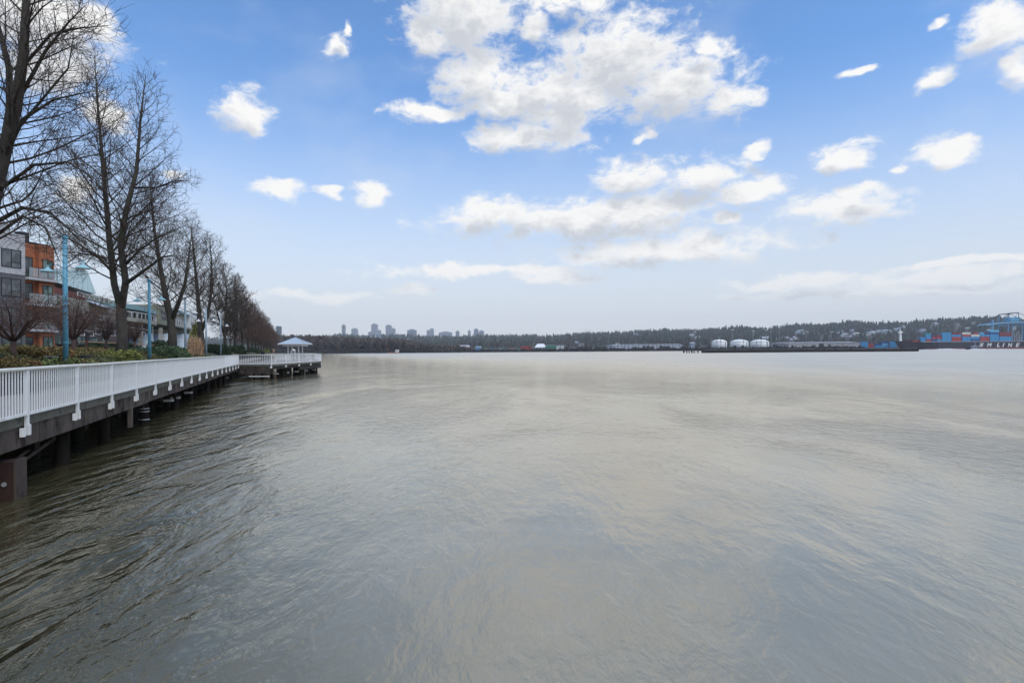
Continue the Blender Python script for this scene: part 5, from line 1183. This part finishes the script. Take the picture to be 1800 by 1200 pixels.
# pilot boat and wakes
bt = thing('pilot_boat', P(1712,614,640), 'small dark pilot boat with white cabin throwing spray beside the ship', 'boat')
bx = P(1712,614,640).x
MB().hexa([(bx-6.5,637,-.3),(bx+6,637,-.3),(bx+6,643,-.3),(bx-6.5,643,-.3),(bx-8.2,636.6,2.0),(bx+6.4,636.6,1.3),(bx+6.4,643.4,1.3),(bx-8.2,643.4,2.0)]).build('hull', M['cloth_black'], bt)
cb_ = MB().hexa([(bx-3,638,1.3),(bx+3,638,1.3),(bx+3,642,1.3),(bx-3,642,1.3),(bx-1.6,638.3,4.2),(bx+2.4,638.3,4.2),(bx+2.4,641.7,4.2),(bx-1.6,641.7,4.2)]).build('cabin', M['c_grey'], bt)
for k in range(3): MB().box(bx-1.4+k*1.25,bx-.5+k*1.25,637.8,638.05,2.7,3.6).build('window', M['tower_glass'], cb_)
MB().tube([Vector((bx+1,640,4.2)), Vector((bx+1.4,640,7.5))], .12, 5).build('mast', M['tank_white'], bt)
MB().tube([Vector((bx+4.5,640,1.4)), Vector((bx+4.9,640,4.4))], .10, 5).build('mast', M['c_grey'], bt)
def wake(name, px0, px1, Z, wid, hh, label):
    fm = MB(); n = 60; x0_, x1_ = P(px0,614,Z).x, P(px1,614,Z).x
    for i in range(n):
        f = i/(n-1); x = x0_+(x1_-x0_)*f; h = hh*(0.25+math.sin(math.pi*f)**1.2)*random.uniform(.3,1.0)
        for q, (yy, zz) in enumerate(((-wid,0.012),(-wid*.4,h),(wid*.4,h*.8),(wid,0.012))): fm.v.append((x, Z+yy*random.uniform(.6,1.1), zz*random.uniform(.7,1.2) if 0 < q < 3 else zz))
    for i in range(n-1):
        for q in range(3): fm.f.append((i*4+q, (i+1)*4+q, (i+1)*4+q+1, i*4+q+1))
    tag(fm.build(name, M['foam'], smooth=True), label, 'wake', kind='stuff')
wake('wake', 1702, 1728, 638, 5, 1.0, 'white spray around the pilot boat')
wake('wake', 1640, 1686, 700, 4, 0.8, 'long thin white wake trailing before the ship')
wake('wake', 1612, 1800, 722, 1.6, 0.3, 'thin pale line of broken water along the ship')

# ------------------------------------------------------------------ quay crane
CZ = 800.0
cr = thing('gantry_crane', Vector((P(1785,615,CZ).x,CZ,2.5)), 'light blue quay gantry crane behind the stern of the ship', 'crane')
def cp(px, py, dy=0): q = P(px,py,CZ); return Vector((q.x, CZ+dy, q.z))
for dy in (0, 16):
    MB().tube([Vector((cp(1772,600).x,CZ+dy,2.5)), cp(1772.5,566,dy), cp(1774,551.5,dy)], [.95,.9,.6], 4).build('leg', M['crane_blue'], cr)
    MB().tube([Vector((cp(1797,600).x,CZ+dy,2.5)), cp(1797,566,dy)], [.8,.8], 4).build('leg', M['crane_blue'], cr)
    MB().tube([cp(1734,571.5,dy), cp(1752,569,dy), cp(1772,567.3,dy), cp(1835,566,dy)], [.5,.8,.9,.9], 4).build('boom', M['crane_blue'], cr)
    for k in range(16):
        xa, xb_ = 1738+k*6, 1741+k*6; MB().tube([cp(xa,569.5-k*.25,dy), cp(xb_,566.5-k*.2,dy), cp(xa+6,569.3-k*.25,dy)], .22, 3).build('lattice', M['crane_blue'], cr)
    MB().tube([cp(1774,551.5,dy), cp(1790,549.5,dy), cp(1792,566,dy)], [.6,.5,.5], 4).build('a_frame', M['frame_dark'], cr)
    MB().tube([cp(1775,551.5,dy), cp(1752,568,dy)], .28, 4).build('stay', M['frame_dark'], cr)
    MB().tube([cp(1775,551.5,dy), cp(1740,570,dy)], .25, 4).build('stay', M['frame_dark'], cr)
    MB().tube([cp(1790,550,dy), cp(1830,566,dy)], .28, 4).build('stay', M['frame_dark'], cr)
    MB().tube([cp(1776,566,dy), cp(1789,551,dy)], .3, 4).build('brace', M['crane_blue'], cr)
for px in (1772.5, 1797): MB().tube([cp(px,572,0), cp(px,572,16)], .7, 4).build('cross_beam', M['crane_blue'], cr)
for px, py in ((1774,551.5),(1790,549.5)): MB().tube([cp(px,py,-.5), cp(px,py,16.5)], .6, 4).build('head_beam', M['frame_dark'], cr)
p = cp(1750,572,6); MB().box(p.x-.9,p.x+.9,CZ+4,CZ+7,p.z-7,p.z+8.0).build('trolley_cab', M['crane_blue'], cr)
p = cp(1786,563,6); MB().box(p.x-6,p.x+8,CZ+2,CZ+14,p.z-1,p.z+4.5).build('machinery_house', M['c_light blue'], cr)

# ------------------------------------------------------------------ haze
hz = MB(); hz.box(-9000,9000,-350,4700,-2.5,260)
m = bpy.data.materials.new('haze'); m.use_nodes = True; t = m.node_tree; t.nodes.clear()
pv = N(t, 'ShaderNodeVolumePrincipled'); pv.inputs['Density'].default_value = 0.000115; pv.inputs['Color'].default_value = (0.95,0.975,1.0,1); pv.inputs['Anisotropy'].default_value = -0.1
out = N(t, 'ShaderNodeOutputMaterial'); t.links.new(pv.outputs[0], out.inputs['Volume'])
tag(hz.build('haze', m), 'thin pale blue air over the river and far hills', 'haze', kind='stuff')
